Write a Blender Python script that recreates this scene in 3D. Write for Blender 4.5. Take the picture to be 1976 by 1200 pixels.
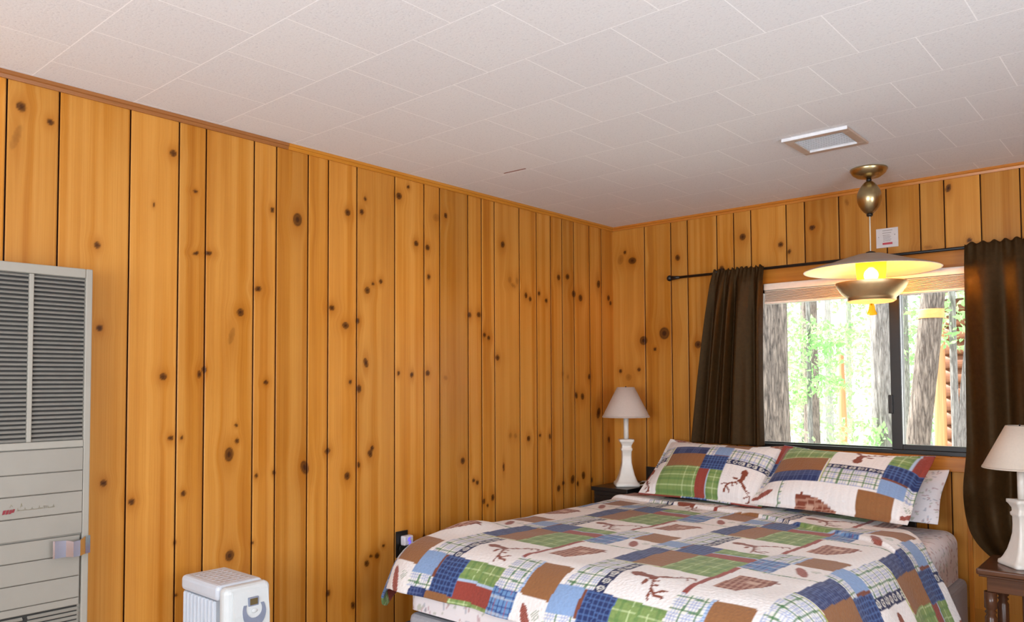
import bpy, bmesh, math, random
import numpy as np
from mathutils import Vector, Matrix

for o in list(bpy.data.objects):
    bpy.data.objects.remove(o)
random.seed(7)
RNG = np.random.default_rng(11)
SC = bpy.context.scene
COL = SC.collection
PI = math.pi

# ---------------------------------------------------------------- constants of the room (metres)
XL, YB, CE = -2.7057, 4.0469, 2.28          # left wall, back wall, ceiling
XR, YF = 1.35, -1.75                        # right wall, wall behind the viewer
WX0, WX1, WZ0, WZ1 = -1.840, -0.43, 0.973, 1.842   # opening of the bedroom window

# ---------------------------------------------------------------- camera
cam_d = bpy.data.cameras.new('camera')
cam = bpy.data.objects.new('camera', cam_d)
COL.objects.link(cam)
Rm = [[0.7524814698716327, 0.6585941672307205, -0.0050359099972858146],
      [-0.02976419287919424, 0.02636688455105786, -0.999209127370903],
      [-0.6579405218726668, 0.7520362426696899, 0.03944311586548314]]
rx, dn, fw = [Vector(r) for r in Rm]
cam.matrix_world = Matrix(((rx.x, -dn.x, -fw.x, 0.0), (rx.y, -dn.y, -fw.y, 0.0),
                           (rx.z, -dn.z, -fw.z, 1.32), (0, 0, 0, 1)))
cam_d.sensor_fit = 'HORIZONTAL'
cam_d.sensor_width = 36.0
cam_d.lens = 1510.435 * 36.0 / 1976.0
cam_d.shift_x = 0.0
cam_d.shift_y = (679.857 - 600.0) / 1976.0
cam_d.clip_start = 0.02
cam_d.clip_end = 300
SC.camera = cam

# ---------------------------------------------------------------- world, sun, fill lamps at unseen windows, exposure
w = bpy.data.worlds.new('sky'); SC.world = w; w.use_nodes = True
bgn = w.node_tree.nodes['Background']
bgn.inputs['Color'].default_value = (0.90, 0.96, 1.0, 1)
bgn.inputs['Strength'].default_value = 4.2

sun_d = bpy.data.lights.new('sun', 'SUN'); sun_d.energy = 20.0; sun_d.angle = 0.02
sun_d.color = (1.0, 0.95, 0.86)
sun = bpy.data.objects.new('sun', sun_d); COL.objects.link(sun)
sun.rotation_euler = Vector((0.85, -0.03, -0.80)).to_track_quat('-Z', 'Y').to_euler()

def area(name, loc, aim, sx, sy, energy, color):
    d = bpy.data.lights.new(name, 'AREA'); d.shape = 'RECTANGLE'; d.size = sx; d.size_y = sy
    d.energy = energy; d.color = color
    o = bpy.data.objects.new(name, d); COL.objects.link(o)
    o.location = loc
    o.rotation_euler = (Vector(aim) - Vector(loc)).to_track_quat('-Z', 'Y').to_euler()
    return o
# area lamps added at unseen rear and right windows, tilted up to brighten the ceiling
area('rear_window_fill', (-0.6, YF + 0.03, 1.35), (-0.6, 4.0, 3.4), 2.3, 1.3, 92.0, (0.78, 0.89, 1.0))
area('right_window_fill', (XR - 0.03, 0.95, 1.35), (-2.6, 0.95, 2.2), 1.5, 1.1, 47.0, (0.80, 0.90, 1.0))

vs = SC.view_settings
SC.display_settings.display_device = 'sRGB'
vs.view_transform = 'Standard'; vs.look = 'None'; vs.gamma = 1.0; vs.use_curve_mapping = False
vs.exposure = 0.0
SC.cycles.max_bounces = 10
SC.cycles.diffuse_bounces = 6
SC.cycles.transparent_max_bounces = 16
SC.cycles.sample_clamp_indirect = 6.0
SC.cycles.use_denoising = True

# ---------------------------------------------------------------- helpers
def lin(c):
    return tuple(((v / 255) / 12.92 if v / 255 <= 0.04045 else ((v / 255 + 0.055) / 1.055) ** 2.4) for v in c)

class NT:
    """small node-tree builder"""
    def __init__(s, name):
        s.m = bpy.data.materials.new(name); s.m.use_nodes = True
        s.t = s.m.node_tree; s.t.nodes.clear()
        s.out = s.t.nodes.new('ShaderNodeOutputMaterial')
    def n(s, typ, **kw):
        nd = s.t.nodes.new(typ)
        for k, v in kw.items():
            setattr(nd, k, v)
        return nd
    def lk(s, a, b):
        s.t.links.new(a, b)
    def set(s, sock, v):
        if hasattr(v, 'links') or hasattr(v, 'is_output'):
            s.t.links.new(v, sock)
        else:
            if sock.type == 'RGBA' and len(v) == 3: v = (*v, 1)
            sock.default_value = v
    def math(s, op, a, b=None, c=None):
        nd = s.n('ShaderNodeMath', operation=op)
        for i, v in enumerate((a, b, c)):
            if v is not None: s.set(nd.inputs[i], v)
        return nd.outputs[0]
    def mix(s, f, a, b, blend='MIX'):
        nd = s.n('ShaderNodeMix', data_type='RGBA', blend_type=blend)
        s.set(nd.inputs[0], f); s.set(nd.inputs[6], a); s.set(nd.inputs[7], b)
        return nd.outputs[2]
    def attr(s, name):
        return s.n('ShaderNodeAttribute', attribute_name=name)
    def comb(s, x, y, z):
        nd = s.n('ShaderNodeCombineXYZ')
        for i, v in enumerate((x, y, z)): s.set(nd.inputs[i], v)
        return nd.outputs[0]
    def noise(s, vec, scale, detail=3.0, rough=0.55, dist=0.0):
        nd = s.n('ShaderNodeTexNoise')
        if vec is not None: s.lk(vec, nd.inputs['Vector'])
        nd.inputs['Scale'].default_value = scale; nd.inputs['Detail'].default_value = detail
        nd.inputs['Roughness'].default_value = rough; nd.inputs['Distortion'].default_value = dist
        return nd.outputs[0]
    def ramp(s, f, stops):
        nd = s.n('ShaderNodeValToRGB'); r = nd.color_ramp
        while len(r.elements) < len(stops): r.elements.new(0.5)
        for e, (p, c) in zip(r.elements, stops):
            e.position = p; e.color = (*c, 1) if len(c) == 3 else c
        s.set(nd.inputs[0], f)
        return nd.outputs[0]
    def bump(s, h, strength=0.3, dist=0.01):
        nd = s.n('ShaderNodeBump'); nd.inputs['Strength'].default_value = strength
        nd.inputs['Distance'].default_value = dist; s.lk(h, nd.inputs['Height'])
        return nd.outputs[0]
    def pr(s, base, rough=0.5, metal=0.0, normal=None, spec=0.5, **kw):
        p = s.n('ShaderNodeBsdfPrincipled')
        s.set(p.inputs['Base Color'], base); s.set(p.inputs['Roughness'], rough)
        p.inputs['Metallic'].default_value = metal
        p.inputs['Specular IOR Level'].default_value = spec
        if normal is not None: s.lk(normal, p.inputs['Normal'])
        for k, v in kw.items(): s.set(p.inputs[k], v)
        s.lk(p.outputs[0], s.out.inputs[0])
        return p
    def obj(s):
        return s.n('ShaderNodeTexCoord').outputs['Object']

def simple(name, col, rough=0.5, metal=0.0, noise=0.06, scale=40, spec=0.5, bump=0.0, **kw):
    t = NT(name)
    f = t.noise(t.obj(), scale, 4)
    a = tuple(c * (1 - noise) for c in col); b = tuple(min(1, c * (1 + noise)) for c in col)
    c = t.ramp(f, [(0.3, a), (0.7, b)])
    t.pr(c, rough, metal, t.bump(f, bump, 0.004) if bump else None, spec, **kw)
    return t.m

class MB:
    """collects shapes into one mesh object"""
    def __init__(s): s.b = bmesh.new(); s.mi = 0
    def _tag(s, geom):
        for f in geom:
            f.material_index = s.mi
        return geom
    def box(s, x0, x1, y0, y1, z0, z1, bev=0.0, seg=2, M=None):
        r = bmesh.ops.create_cube(s.b, size=1.0)
        vs_ = r['verts']
        for v in vs_:
            v.co = Vector(((x0 + x1) / 2 + v.co.x * (x1 - x0), (y0 + y1) / 2 + v.co.y * (y1 - y0), (z0 + z1) / 2 + v.co.z * (z1 - z0)))
        fs = list({f for v in vs_ for f in v.link_faces})
        s._tag(fs)
        if bev > 0:
            es = list({e for v in vs_ for e in v.link_edges})
            rr = bmesh.ops.bevel(s.b, geom=es, offset=bev, segments=seg, profile=0.5, affect='EDGES')
            s._tag(rr['faces'])
            vs_ = list({v for f in rr['faces'] for v in f.verts} | {v for v in vs_ if v.is_valid})
        if M is not None:
            for v in vs_: v.co = M @ v.co
        return vs_
    def lathe(s, prof, cx=0, cy=0, n=32, cap=True, square=False):
        """profile of (radius, z); square=True gives a square plan with the same half width"""
        rings = []
        for r, z in prof:
            ring = []
            for k in range(n):
                a = 2 * PI * (k + 0.5) / n if square else 2 * PI * k / n
                if square:
                    q = r / max(abs(math.cos(a)), abs(math.sin(a)))
                    q = min(q, r * 1.36)
                else:
                    q = r
                ring.append(s.b.verts.new((cx + q * math.cos(a), cy + q * math.sin(a), z)))
            rings.append(ring)
        for a, b in zip(rings[:-1], rings[1:]):
            for k in range(n):
                f = s.b.faces.new((a[k], a[(k + 1) % n], b[(k + 1) % n], b[k])); f.smooth = True; f.material_index = s.mi
        if cap:
            for ring, rev in ((rings[0], True), (rings[-1], False)):
                f = s.b.faces.new(ring[::-1] if rev else ring); f.material_index = s.mi
    def tube(s, pts, r, n=10, cap=True):
        pts = [Vector(p) for p in pts]
        rs = r if isinstance(r, (list, tuple)) else [r] * len(pts)
        rings = []
        for i, p in enumerate(pts):
            d = (pts[min(i + 1, len(pts) - 1)] - pts[max(i - 1, 0)]).normalized()
            u = d.orthogonal().normalized() if i == 0 else (u - d * u.dot(d)).normalized()
            v = d.cross(u)
            rings.append([s.b.verts.new(p + (u * math.cos(2 * PI * k / n) + v * math.sin(2 * PI * k / n)) * rs[i]) for k in range(n)])
        for a, b in zip(rings[:-1], rings[1:]):
            for k in range(n):
                f = s.b.faces.new((a[k], a[(k + 1) % n], b[(k + 1) % n], b[k])); f.smooth = True; f.material_index = s.mi
        if cap:
            s.b.faces.new(rings[0][::-1]).material_index = s.mi
            s.b.faces.new(rings[-1]).material_index = s.mi
    def prism(s, poly, axis, a0, a1):
        """polygon of 2-D points extruded along axis ('x','y','z')"""
        def P(p, a):
            return {'x': (a, p[0], p[1]), 'y': (p[0], a, p[1]), 'z': (p[0], p[1], a)}[axis]
        A = [s.b.verts.new(P(p, a0)) for p in poly]; B = [s.b.verts.new(P(p, a1)) for p in poly]
        n = len(poly)
        for k in range(n):
            s.b.faces.new((A[k], A[(k + 1) % n], B[(k + 1) % n], B[k])).material_index = s.mi
        s.b.faces.new(A[::-1]).material_index = s.mi; s.b.faces.new(B).material_index = s.mi
    def ball(s, c, r, sz=(1, 1, 1), seg=20):
        rr = bmesh.ops.create_uvsphere(s.b, u_segments=seg, v_segments=seg // 2 + 2, radius=r)
        for v in rr['verts']:
            v.co = Vector((c[0] + v.co.x * sz[0], c[1] + v.co.y * sz[1], c[2] + v.co.z * sz[2]))
        for f in {f for v in rr['verts'] for f in v.link_faces}:
            f.smooth = True; f.material_index = s.mi
    def build(s, name, mat, parent=None, smooth=None):
        bmesh.ops.recalc_face_normals(s.b, faces=s.b.faces)
        me = bpy.data.meshes.new(name); s.b.to_mesh(me); s.b.free()
        for m in (mat if isinstance(mat, (list, tuple)) else [mat]): me.materials.append(m)
        o = bpy.data.objects.new(name, me); COL.objects.link(o)
        if parent is not None: o.parent = parent
        if smooth:
            for p in me.polygons: p.use_smooth = True
        return o

def tag(o, label=None, cat=None, group=None, kind=None):
    if label: o['label'] = label
    if cat: o['category'] = cat
    if group: o['group'] = group
    if kind: o['kind'] = kind
    return o

def thing(name, label, cat, loc=(0, 0, 0), rz=0.0, group=None, kind=None):
    o = bpy.data.objects.new(name, None); COL.objects.link(o)
    o.location = loc; o.rotation_euler = (0, 0, rz); o.empty_display_size = 0.05
    return tag(o, label, cat, group, kind)

def grid_obj(name, P, mat, parent=None, col=None, flo=None, keep=None, extra=None, smooth=True):
    """dense grid P[nu,nv,3] -> mesh object with point attributes; extra = (verts, quads) appended"""
    nu, nv = P.shape[:2]
    idx = np.arange(nu * nv).reshape(nu, nv)
    q = np.stack([idx[:-1, :-1], idx[1:, :-1], idx[1:, 1:], idx[:-1, 1:]], -1).reshape(-1, 4)
    if keep is not None: q = q[keep.reshape(-1)]
    V = P.reshape(-1, 3)
    if extra is not None:
        q = np.concatenate([q, np.array(extra[1]) + len(V)]); V = np.concatenate([V, np.array(extra[0], float)])
    me = bpy.data.meshes.new(name)
    me.vertices.add(len(V)); me.vertices.foreach_set('co', V.astype(np.float32).ravel())
    me.loops.add(q.size); me.loops.foreach_set('vertex_index', q.astype(np.int32).ravel())
    me.polygons.add(len(q)); me.polygons.foreach_set('loop_start', np.arange(0, q.size, 4, dtype=np.int32))
    me.update(calc_edges=True); me.validate()
    if smooth: me.polygons.foreach_set('use_smooth', np.ones(len(me.polygons), dtype=bool))
    def pad(a, k):
        n = len(V) - len(a)
        return a if n == 0 else np.concatenate([a, np.repeat(a[-1:] if k else a[-1:], n, 0)])
    if col is not None:
        a = me.attributes.new('pat', 'FLOAT_COLOR', 'POINT')
        c = np.ones((len(V), 4), np.float32); c[:, :3] = pad(col.reshape(-1, 3), 3)
        a.data.foreach_set('color', c.ravel())
    for k, v in (flo or {}).items():
        a = me.attributes.new(k, 'FLOAT', 'POINT')
        a.data.foreach_set('value', pad(v.reshape(-1).astype(np.float32), 0))
    me.materials.append(mat)
    o = bpy.data.objects.new(name, me); COL.objects.link(o)
    if parent is not None: o.parent = parent
    return o

_ph = RNG.uniform(0, 2 * PI, (40, 2)); _dr = RNG.uniform(0, 2 * PI, 40)
def wob(x, y, f, k0=0, n=6):
    """smooth pseudo noise from a few sine waves"""
    s = 0
    for i in range(n):
        d = _dr[(k0 + i) % 40]; ff = f * (0.6 + 0.25 * i)
        s = s + np.sin(ff * (x * math.cos(d) + y * math.sin(d)) + _ph[(k0 + i) % 40, 0]) / (1 + 0.35 * i)
    return s / 3.0

# ---------------------------------------------------------------- shared materials
def pine_wall_material(name):
    t = NT(name)
    sw = t.attr('sw').outputs['Fac']; zz = t.attr('zz').outputs['Fac']; pid = t.attr('pid').outputs['Fac']
    kn = t.attr('knot_gap').outputs['Fac']; ha = t.attr('halo').outputs['Fac']
    off = t.math('MULTIPLY', pid, 53.0)
    broad = t.noise(t.comb(t.math('MULTIPLY', sw, 26.0), off, t.math('MULTIPLY', zz, 0.35)), 1.0, 1.5, 0.5)
    fine = t.noise(t.comb(t.math('MULTIPLY', sw, 230.0), off, t.math('MULTIPLY', zz, 2.2)), 1.0, 3.0, 0.6)
    cloud = t.noise(t.comb(t.math('MULTIPLY', sw, 5.0), off, t.math('MULTIPLY', zz, 2.0)), 1.0, 2.0, 0.5)
    st = t.noise(t.comb(t.math('MULTIPLY', sw, 13.0), t.math('ADD', off, 9.0), t.math('MULTIPLY', zz, 0.12)), 1.0, 0.0, 0.4)
    band = t.ramp(st, [(0.50, (0, 0, 0)), (0.535, (1, 1, 1))])
    base = t.ramp(broad, [(0.34, PINE[0]), (0.5, PINE[1]), (0.66, PINE[2])])
    base = t.mix(t.math('MULTIPLY', band, 0.55), base, PINE[2])
    base = t.mix(0.30, base, t.ramp(fine, [(0.3, PINE[0]), (0.7, PINE[2])]))
    base = t.mix(0.22, base, t.ramp(cloud, [(0.3, PINE[0]), (0.7, PINE[2])]))
    rnd = t.n('ShaderNodeTexWhiteNoise', noise_dimensions='1D'); t.lk(off, rnd.inputs['W'])
    hsv = t.n('ShaderNodeHueSaturation'); t.lk(base, hsv.inputs['Color'])
    t.set(hsv.inputs['Value'], t.math('ADD', t.math('MULTIPLY', rnd.outputs['Value'], 0.30), 0.84))
    base = t.mix(t.math('MULTIPLY', ha, 0.85), hsv.outputs[0], (0.34, 0.105, 0.005))
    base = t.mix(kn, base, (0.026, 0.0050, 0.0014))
    rough = t.math('ADD', t.math('MULTIPLY', fine, 0.10), 0.30)
    t.pr(base, rough, 0, t.bump(fine, 0.05, 0.002), 0.22)
    return t.m

PINE = ((0.36, 0.110, 0.005), (0.485, 0.180, 0.015), (0.61, 0.285, 0.058))
M_pine = pine_wall_material('knotty_pine')

def plain_pine(name, cols, axis=0, rough=0.3):
    t = NT(name)
    sep = t.n('ShaderNodeSeparateXYZ'); t.lk(t.obj(), sep.inputs[0])
    k = [60.0, 60.0, 60.0]; k[axis] = 1.6
    v = t.comb(*[t.math('MULTIPLY', sep.outputs[i], k[i]) for i in range(3)])
    f = t.noise(v, 1.0, 4, 0.6)
    t.pr(t.ramp(f, [(0.25, cols[0]), (0.75, cols[1])]), rough, 0, t.bump(f, 0.08, 0.002), 0.4)
    return t.m
M_trim_x = plain_pine('orange_pine_trim', ((0.42, 0.13, 0.012), (0.58, 0.22, 0.026)), 0)
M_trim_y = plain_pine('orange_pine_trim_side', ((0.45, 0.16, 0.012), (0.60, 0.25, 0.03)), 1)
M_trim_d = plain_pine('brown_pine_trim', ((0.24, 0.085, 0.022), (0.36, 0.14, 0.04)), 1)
M_dark = plain_pine('dark_walnut', ((0.055, 0.020, 0.009), (0.13, 0.050, 0.022)), 0, 0.22)
M_darkv = plain_pine('dark_walnut_upright', ((0.05, 0.018, 0.008), (0.11, 0.042, 0.018)), 2, 0.25)
M_black = simple('black_lacquer', (0.010, 0.009, 0.009), 0.35, noise=0.1)
M_headb = simple('black_brown_wood', (0.020, 0.012, 0.009), 0.4, noise=0.2)

# ================================================================= THE SETTING
LJ = [0.62, 0.76, 0.907, 1.128, 1.298, 1.399, 1.593, 1.69, 1.836, 1.935, 2.082, 2.294, 2.471, 2.572, 2.765, 2.862, 2.959, 3.156, 3.30, 3.424, 3.53, 3.642, 3.797, 3.921]
BJ = [-2.479, -2.3, -2.192, -2.008, -1.907, -1.807, -1.611, -1.514, -1.34, -1.115, -0.966, -0.863, -0.715, -0.563]
LK = [(0.799,2.18,0.0127,0.0145),(0.881,2.153,0.0089,0.0099),(0.787,2.082,0.0098,0.0401),(1.026,1.78,0.0096,0.0103),(1.038,1.508,0.0097,0.0102),(1.276,2.14,0.0112,0.0111),(1.359,2.019,0.0078,0.0057),(1.363,1.794,0.0116,0.0056),(1.41,1.801,0.0139,0.0076),(1.672,2.003,0.0091,0.0102),(1.786,1.982,0.0193,0.0252),(1.613,1.687,0.0132,0.01),(1.54,1.592,0.0138,0.0137),(1.505,1.502,0.0104,0.031),(1.954,1.638,0.013,0.0108),(2.033,2.051,0.0135,0.0134),(2.108,2.066,0.0112,0.0113),(2.024,1.568,0.0161,0.0132),(2.087,1.591,0.011,0.0111),(1.21,1.945,0.0036,0.0054),(2.127,2.126,0.0071,0.0091),(2.318,2.173,0.0154,0.0143),(2.374,2.224,0.0079,0.0072),(2.422,1.969,0.0128,0.0121),(2.493,1.959,0.0132,0.0123),(2.5,1.822,0.0099,0.0122),(2.55,2.11,0.0203,0.0174),(2.612,2.13,0.0104,0.0126),(2.139,1.727,0.0141,0.0136),(2.171,1.758,0.0086,0.0068),(2.214,1.773,0.0088,0.0092),(2.132,1.412,0.0112,0.0202),(2.05,1.329,0.0081,0.0088),(2.095,1.3,0.0124,0.0155),(2.316,1.368,0.0076,0.0093),(2.395,1.361,0.0094,0.0119),(2.493,1.369,0.0131,0.0121),(2.61,1.348,0.0137,0.0099),(2.774,1.659,0.0129,0.0129),(2.841,1.665,0.0132,0.0131),(2.882,1.565,0.0096,0.0105),(2.913,1.551,0.0097,0.0106),(3.023,2.043,0.0142,0.0163),(2.979,1.452,0.0139,0.0133),(3.209,1.792,0.0108,0.014),(3.244,1.775,0.011,0.0113),(3.32,1.812,0.0113,0.0114),(3.383,1.777,0.0115,0.0115),(3.497,1.918,0.0144,0.0148),(3.58,1.93,0.0172,0.015),(3.638,1.836,0.0176,0.0181),(3.704,1.817,0.018,0.0183),(3.89,1.916,0.0164,0.022),(3.994,1.84,0.0141,0.016),(4.016,1.809,0.0113,0.0128),(3.529,1.373,0.0096,0.0117),(3.577,1.355,0.0098,0.0118),(3.785,1.356,0.0131,0.0153),(3.655,1.248,0.0126,0.018),(3.716,1.241,0.0154,0.0181),(3.079,1.863,0.0124,0.0164),(3.137,1.863,0.0106,0.0166),(3.104,1.836,0.0208,0.0083),(1.25,1.349,0.0118,0.0117),(1.279,1.135,0.0092,0.009),(1.319,1.133,0.0056,0.0073),(1.38,1.358,0.0078,0.0131),(1.399,1.375,0.0089,0.0113),(1.649,1.328,0.0089,0.008),(1.527,1.169,0.0063,0.0058),(1.499,1.062,0.0165,0.0248),(1.53,1.11,0.0084,0.0096),(1.826,0.987,0.017,0.0269),(1.935,1.045,0.0128,0.0106),(1.149,0.929,0.0102,0.0104),(1.327,0.937,0.0085,0.0091),(1.058,1.0,0.0097,0.0101),(1.612,0.973,0.0066,0.0079),(1.686,0.978,0.0068,0.008),(1.505,0.69,0.0165,0.019),(1.597,0.723,0.0065,0.0058),(1.941,0.464,0.0102,0.0126),(2.067,0.389,0.0108,0.0151),(2.035,0.934,0.0134,0.0152),(2.094,0.975,0.0082,0.011),(2.156,1.019,0.0113,0.0156),(2.167,1.041,0.0085,0.0112),(2.139,0.551,0.0112,0.0132),(2.162,0.578,0.0085,0.0066),(2.195,0.574,0.0114,0.0112),(2.232,0.612,0.0073,0.0068),(2.472,0.616,0.0097,0.0095),(2.389,0.594,0.0124,0.0116),(2.505,0.611,0.0082,0.0095),(2.724,0.944,0.0143,0.0151),(2.8,0.841,0.0092,0.0089),(2.826,0.829,0.0112,0.0102),(2.874,0.731,0.0095,0.0129),(2.901,0.707,0.0076,0.0078),(2.939,0.742,0.0116,0.0156),(3.224,1.024,0.013,0.0138),(3.321,1.036,0.0089,0.0084),(3.407,1.025,0.0092,0.0143),(3.526,0.757,0.012,0.0116),(3.483,0.732,0.0142,0.0173),(3.614,0.769,0.0173,0.0235),(3.663,0.74,0.01,0.0148),(3.719,0.783,0.0153,0.021),(3.802,0.748,0.0105,0.0152),(3.077,1.048,0.0102,0.0135),(3.118,1.044,0.0104,0.0136),(3.023,0.889,0.006,0.0213),(3.877,1.139,0.0162,0.031),(1.298,0.77,0.0055,0.0054),(1.305,0.587,0.0055,0.0054),(3.984,0.975,0.0112,0.0188)]
BK = [(-2.649,2.076,0.0189,0.0288),(-2.565,2.061,0.0258,0.019),(-2.617,2.118,0.0093,0.0096),(-2.256,2.045,0.0135,0.0167),(-1.982,1.955,0.0124,0.0145),(-1.855,2.116,0.0165,0.0171),(-2.492,1.572,0.0252,0.0249),(-2.35,1.609,0.0311,0.0335),(-2.414,1.518,0.0105,0.0108),(-2.133,1.535,0.0195,0.0192),(-2.658,1.391,0.0113,0.0111),(-2.6,1.353,0.0185,0.0189),(-2.526,1.399,0.0109,0.0109),(-1.643,2.048,0.014,0.0124),(-1.597,2.005,0.0083,0.011),(-1.475,2.116,0.0146,0.0121),(-1.3,2.22,0.0075,0.0157),(-0.844,2.215,0.0107,0.0181),(-0.765,1.961,0.0104,0.0095),(-0.935,1.95,0.0176,0.0073)]
FAINT = {(1.505, 1.502), (0.787, 2.082), (-1.3, 2.22), (-0.935, 1.95), (-2.6, 1.353), (-2.649, 2.076), (2.61, 1.348), (3.104, 1.836), (3.079, 1.863), (3.137, 1.863), (3.529, 1.373), (3.577, 1.355), (3.079, 1.863), (3.077, 1.048), (3.118, 1.044), (2.55, 2.11)}

def plank_columns(s0, s1, joints, step):
    cols, dep = [], []
    js = [j for j in joints if s0 + 0.02 < j < s1 - 0.02]
    edges = [s0] + js + [s1]
    for a, b in zip(edges[:-1], edges[1:]):
        lo = a + (0.0024 if a != s0 else 0); hi = b - (0.0024 if b != s1 else 0)
        n = max(3, int(round((hi - lo) / step)) + 1)
        xs = np.linspace(lo, hi, n)
        cols += list(xs); dep += [0.0] * n
        if b != s1:
            cols += [b - 0.00235, b - 0.0022, b + 0.0022, b + 0.00235]; dep += [0.0006, 0.008, 0.008, 0.0006]
    return np.array(cols), np.array(dep)

def knot_fields(S, Z, knots):
    kn = np.zeros_like(S); ha = np.zeros_like(S); sw = S.copy()
    for (ks, kz, rs, rz) in knots:
        faint = (ks, kz) in FAINT
        R = 7 * max(rs, rz)
        m = (np.abs(S - ks) < R) & (np.abs(Z - kz) < R)
        if not m.any(): continue
        ds = S[m] - ks; dz = Z[m] - kz
        ang = 0.35 * math.sin(ks * 91 + kz * 37)
        dr = ds * math.cos(ang) + dz * math.sin(ang); dt = -ds * math.sin(ang) + dz * math.cos(ang)
        d = np.sqrt((dr / rs) ** 2 + (dt / rz) ** 2)
        core = np.clip(1.16 - d, 0, 0.24) / 0.24
        ring = 0.86 + 0.14 * np.sin(d * 7.0)
        kn[m] = np.maximum(kn[m], core * ring * (0.30 if faint else 0.95))
        d2 = np.sqrt((ds / (rs * 2.2)) ** 2 + (dz / (rz * 3.0)) ** 2)
        ha[m] = np.maximum(ha[m], np.exp(-d2 ** 2 * 1.1) * (0.55 if faint else 0.85))
        g = np.exp(-(dz / (rz * 3.0)) ** 2 - (ds / (rs * 3.2)) ** 2)
        sw[m] -= ds * 0.72 * g
    return kn, ha, sw

def pine_wall(name, s0, s1, z0, z1, joints, knots, place, step=0.005, hole=None, extra=None):
    cols, dep = plank_columns(s0, s1, joints, step)
    zs = np.arange(z0, z1 + 1e-6, step)
    if hole is not None:
        zs = np.unique(np.concatenate([zs[(np.abs(zs - hole[2]) > step / 2) & (np.abs(zs - hole[3]) > step / 2)], [hole[2], hole[3]]]))
    zs[-1] = z1
    S, Z = np.meshgrid(cols, zs, indexing='ij'); D = np.repeat(dep[:, None], len(zs), 1)
    kn, ha, sw = knot_fields(S, Z, knots)
    kn = np.where(D > 0, 1.0, kn); ha = np.where(D > 0, 0.0, ha)  # groove floors and walls coloured dark, the gap's shade put into the colour
    pid = np.zeros_like(S)
    for j in joints: pid += (S > j)
    pid = np.mod(np.sin(pid * 12.9898 + len(joints)) * 43758.5453, 1.0)
    keep = None
    if hole is not None:
        cs = (S[:-1, :-1] + S[1:, 1:]) / 2; cz = (Z[:-1, :-1] + Z[1:, 1:]) / 2
        keep = ~((cs > hole[0]) & (cs < hole[1]) & (cz > hole[2]) & (cz < hole[3]))
    o = grid_obj(name, place(S, Z, D), M_pine, flo={'sw': sw, 'zz': Z, 'pid': pid, 'knot_gap': kn, 'halo': ha}, keep=keep, extra=extra, smooth=False)
    return tag(o, kind='structure')

# left wall: fine where the photo shows it, plain behind
ext_v, ext_q = [], []
def eq(*pts):
    k = len(ext_v); ext_v.extend(pts); ext_q.append((k, k + 1, k + 2, k + 3))
eq((XL, YF, 0), (XL, 0.50, 0), (XL, 0.50, CE), (XL, YF, CE))
eq((XL, 0.50, 0), (XL, YB, 0), (XL, YB, 0.22), (XL, 0.50, 0.22))
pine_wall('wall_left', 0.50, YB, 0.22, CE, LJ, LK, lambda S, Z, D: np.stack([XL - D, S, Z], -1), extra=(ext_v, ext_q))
# back wall with the window opening
ext_v, ext_q = [], []
eq((-0.40, YB, 0), (XR, YB, 0), (XR, YB, CE), (-0.40, YB, CE))
eq((XL, YB, 0), (-0.40, YB, 0), (-0.40, YB, 0.30), (XL, YB, 0.30))
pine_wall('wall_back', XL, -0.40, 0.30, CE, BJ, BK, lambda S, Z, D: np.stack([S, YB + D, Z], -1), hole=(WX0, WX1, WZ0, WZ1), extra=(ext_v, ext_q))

M_plainwall = plain_pine('pine_boards_plain', (PINE[0], PINE[2]), 2)
def wall_with_hole(name, axis, pos, a0, a1, h):
    b = MB(); t = 0.06
    lo, hi = (pos, pos + t) if pos > 0 else (pos - t, pos)
    for (u0, u1, z0, z1) in ((a0, h[0], 0, CE), (h[1], a1, 0, CE), (h[0], h[1], 0, h[2]), (h[0], h[1], h[3], CE)):
        if axis == 'x': b.box(lo, hi, u0, u1, z0, z1)
        else: b.box(u0, u1, lo, hi, z0, z1)
    return tag(b.build(name, M_plainwall), kind='structure')
wall_with_hole('wall_right', 'x', XR, YF, YB, (0.15, 1.75, 0.75, 1.95))
wall_with_hole('wall_front', 'y', YF, XL, XR, (-1.8, 0.6, 0.65, 2.05))

# ceiling: square fibre tiles laid half-bond
t = NT('ceiling_tile')
mp = t.n('ShaderNodeMapping'); t.lk(t.obj(), mp.inputs[0])
mp.inputs['Location'].default_value = (1.319, -1.130, 0)
br = t.n('ShaderNodeTexBrick', offset=0.5, offset_frequency=2); t.lk(mp.outputs[0], br.inputs['Vector'])
br.inputs['Scale'].default_value = 1.0; br.inputs['Brick Width'].default_value = 0.302; br.inputs['Row Height'].default_value = 0.3085
br.inputs['Mortar Size'].default_value = 0.0023; br.inputs['Mortar Smooth'].default_value = 0.6
br.inputs['Color1'].default_value = (0.79, 0.79, 0.80, 1); br.inputs['Color2'].default_value = (0.765, 0.765, 0.78, 1)
br.inputs['Mortar'].default_value = (0.96, 0.96, 0.97, 1)  # joint lines painted lighter, the bevels' highlight put into the colour
sp = t.noise(t.obj(), 140, 4, 0.7)
spk = t.ramp(sp, [(0.30, (0.80, 0.80, 0.82)), (0.45, (1, 1, 1))])
c = t.mix(1.0, br.outputs['Color'], spk, 'MULTIPLY')
t.pr(c, 0.8, 0, t.bump(sp, 0.25, 0.003), 0.2)
M_ceil = t.m
M_scratch = simple('bare_brown_scratch', (0.22, 0.07, 0.04), 0.8)
b = MB(); b.box(XL - 0.05, XR + 0.05, YF - 0.05, YB + 0.12, CE, CE + 0.12)
b.mi = 1
Ms = Matrix.Translation((-2.296, 2.649, CE - 0.0008)) @ Matrix.Rotation(0.05, 4, 'Z')
b.box(-0.062, 0.062, -0.003, 0.003, -0.0006, 0.0010, M=Ms)
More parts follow.
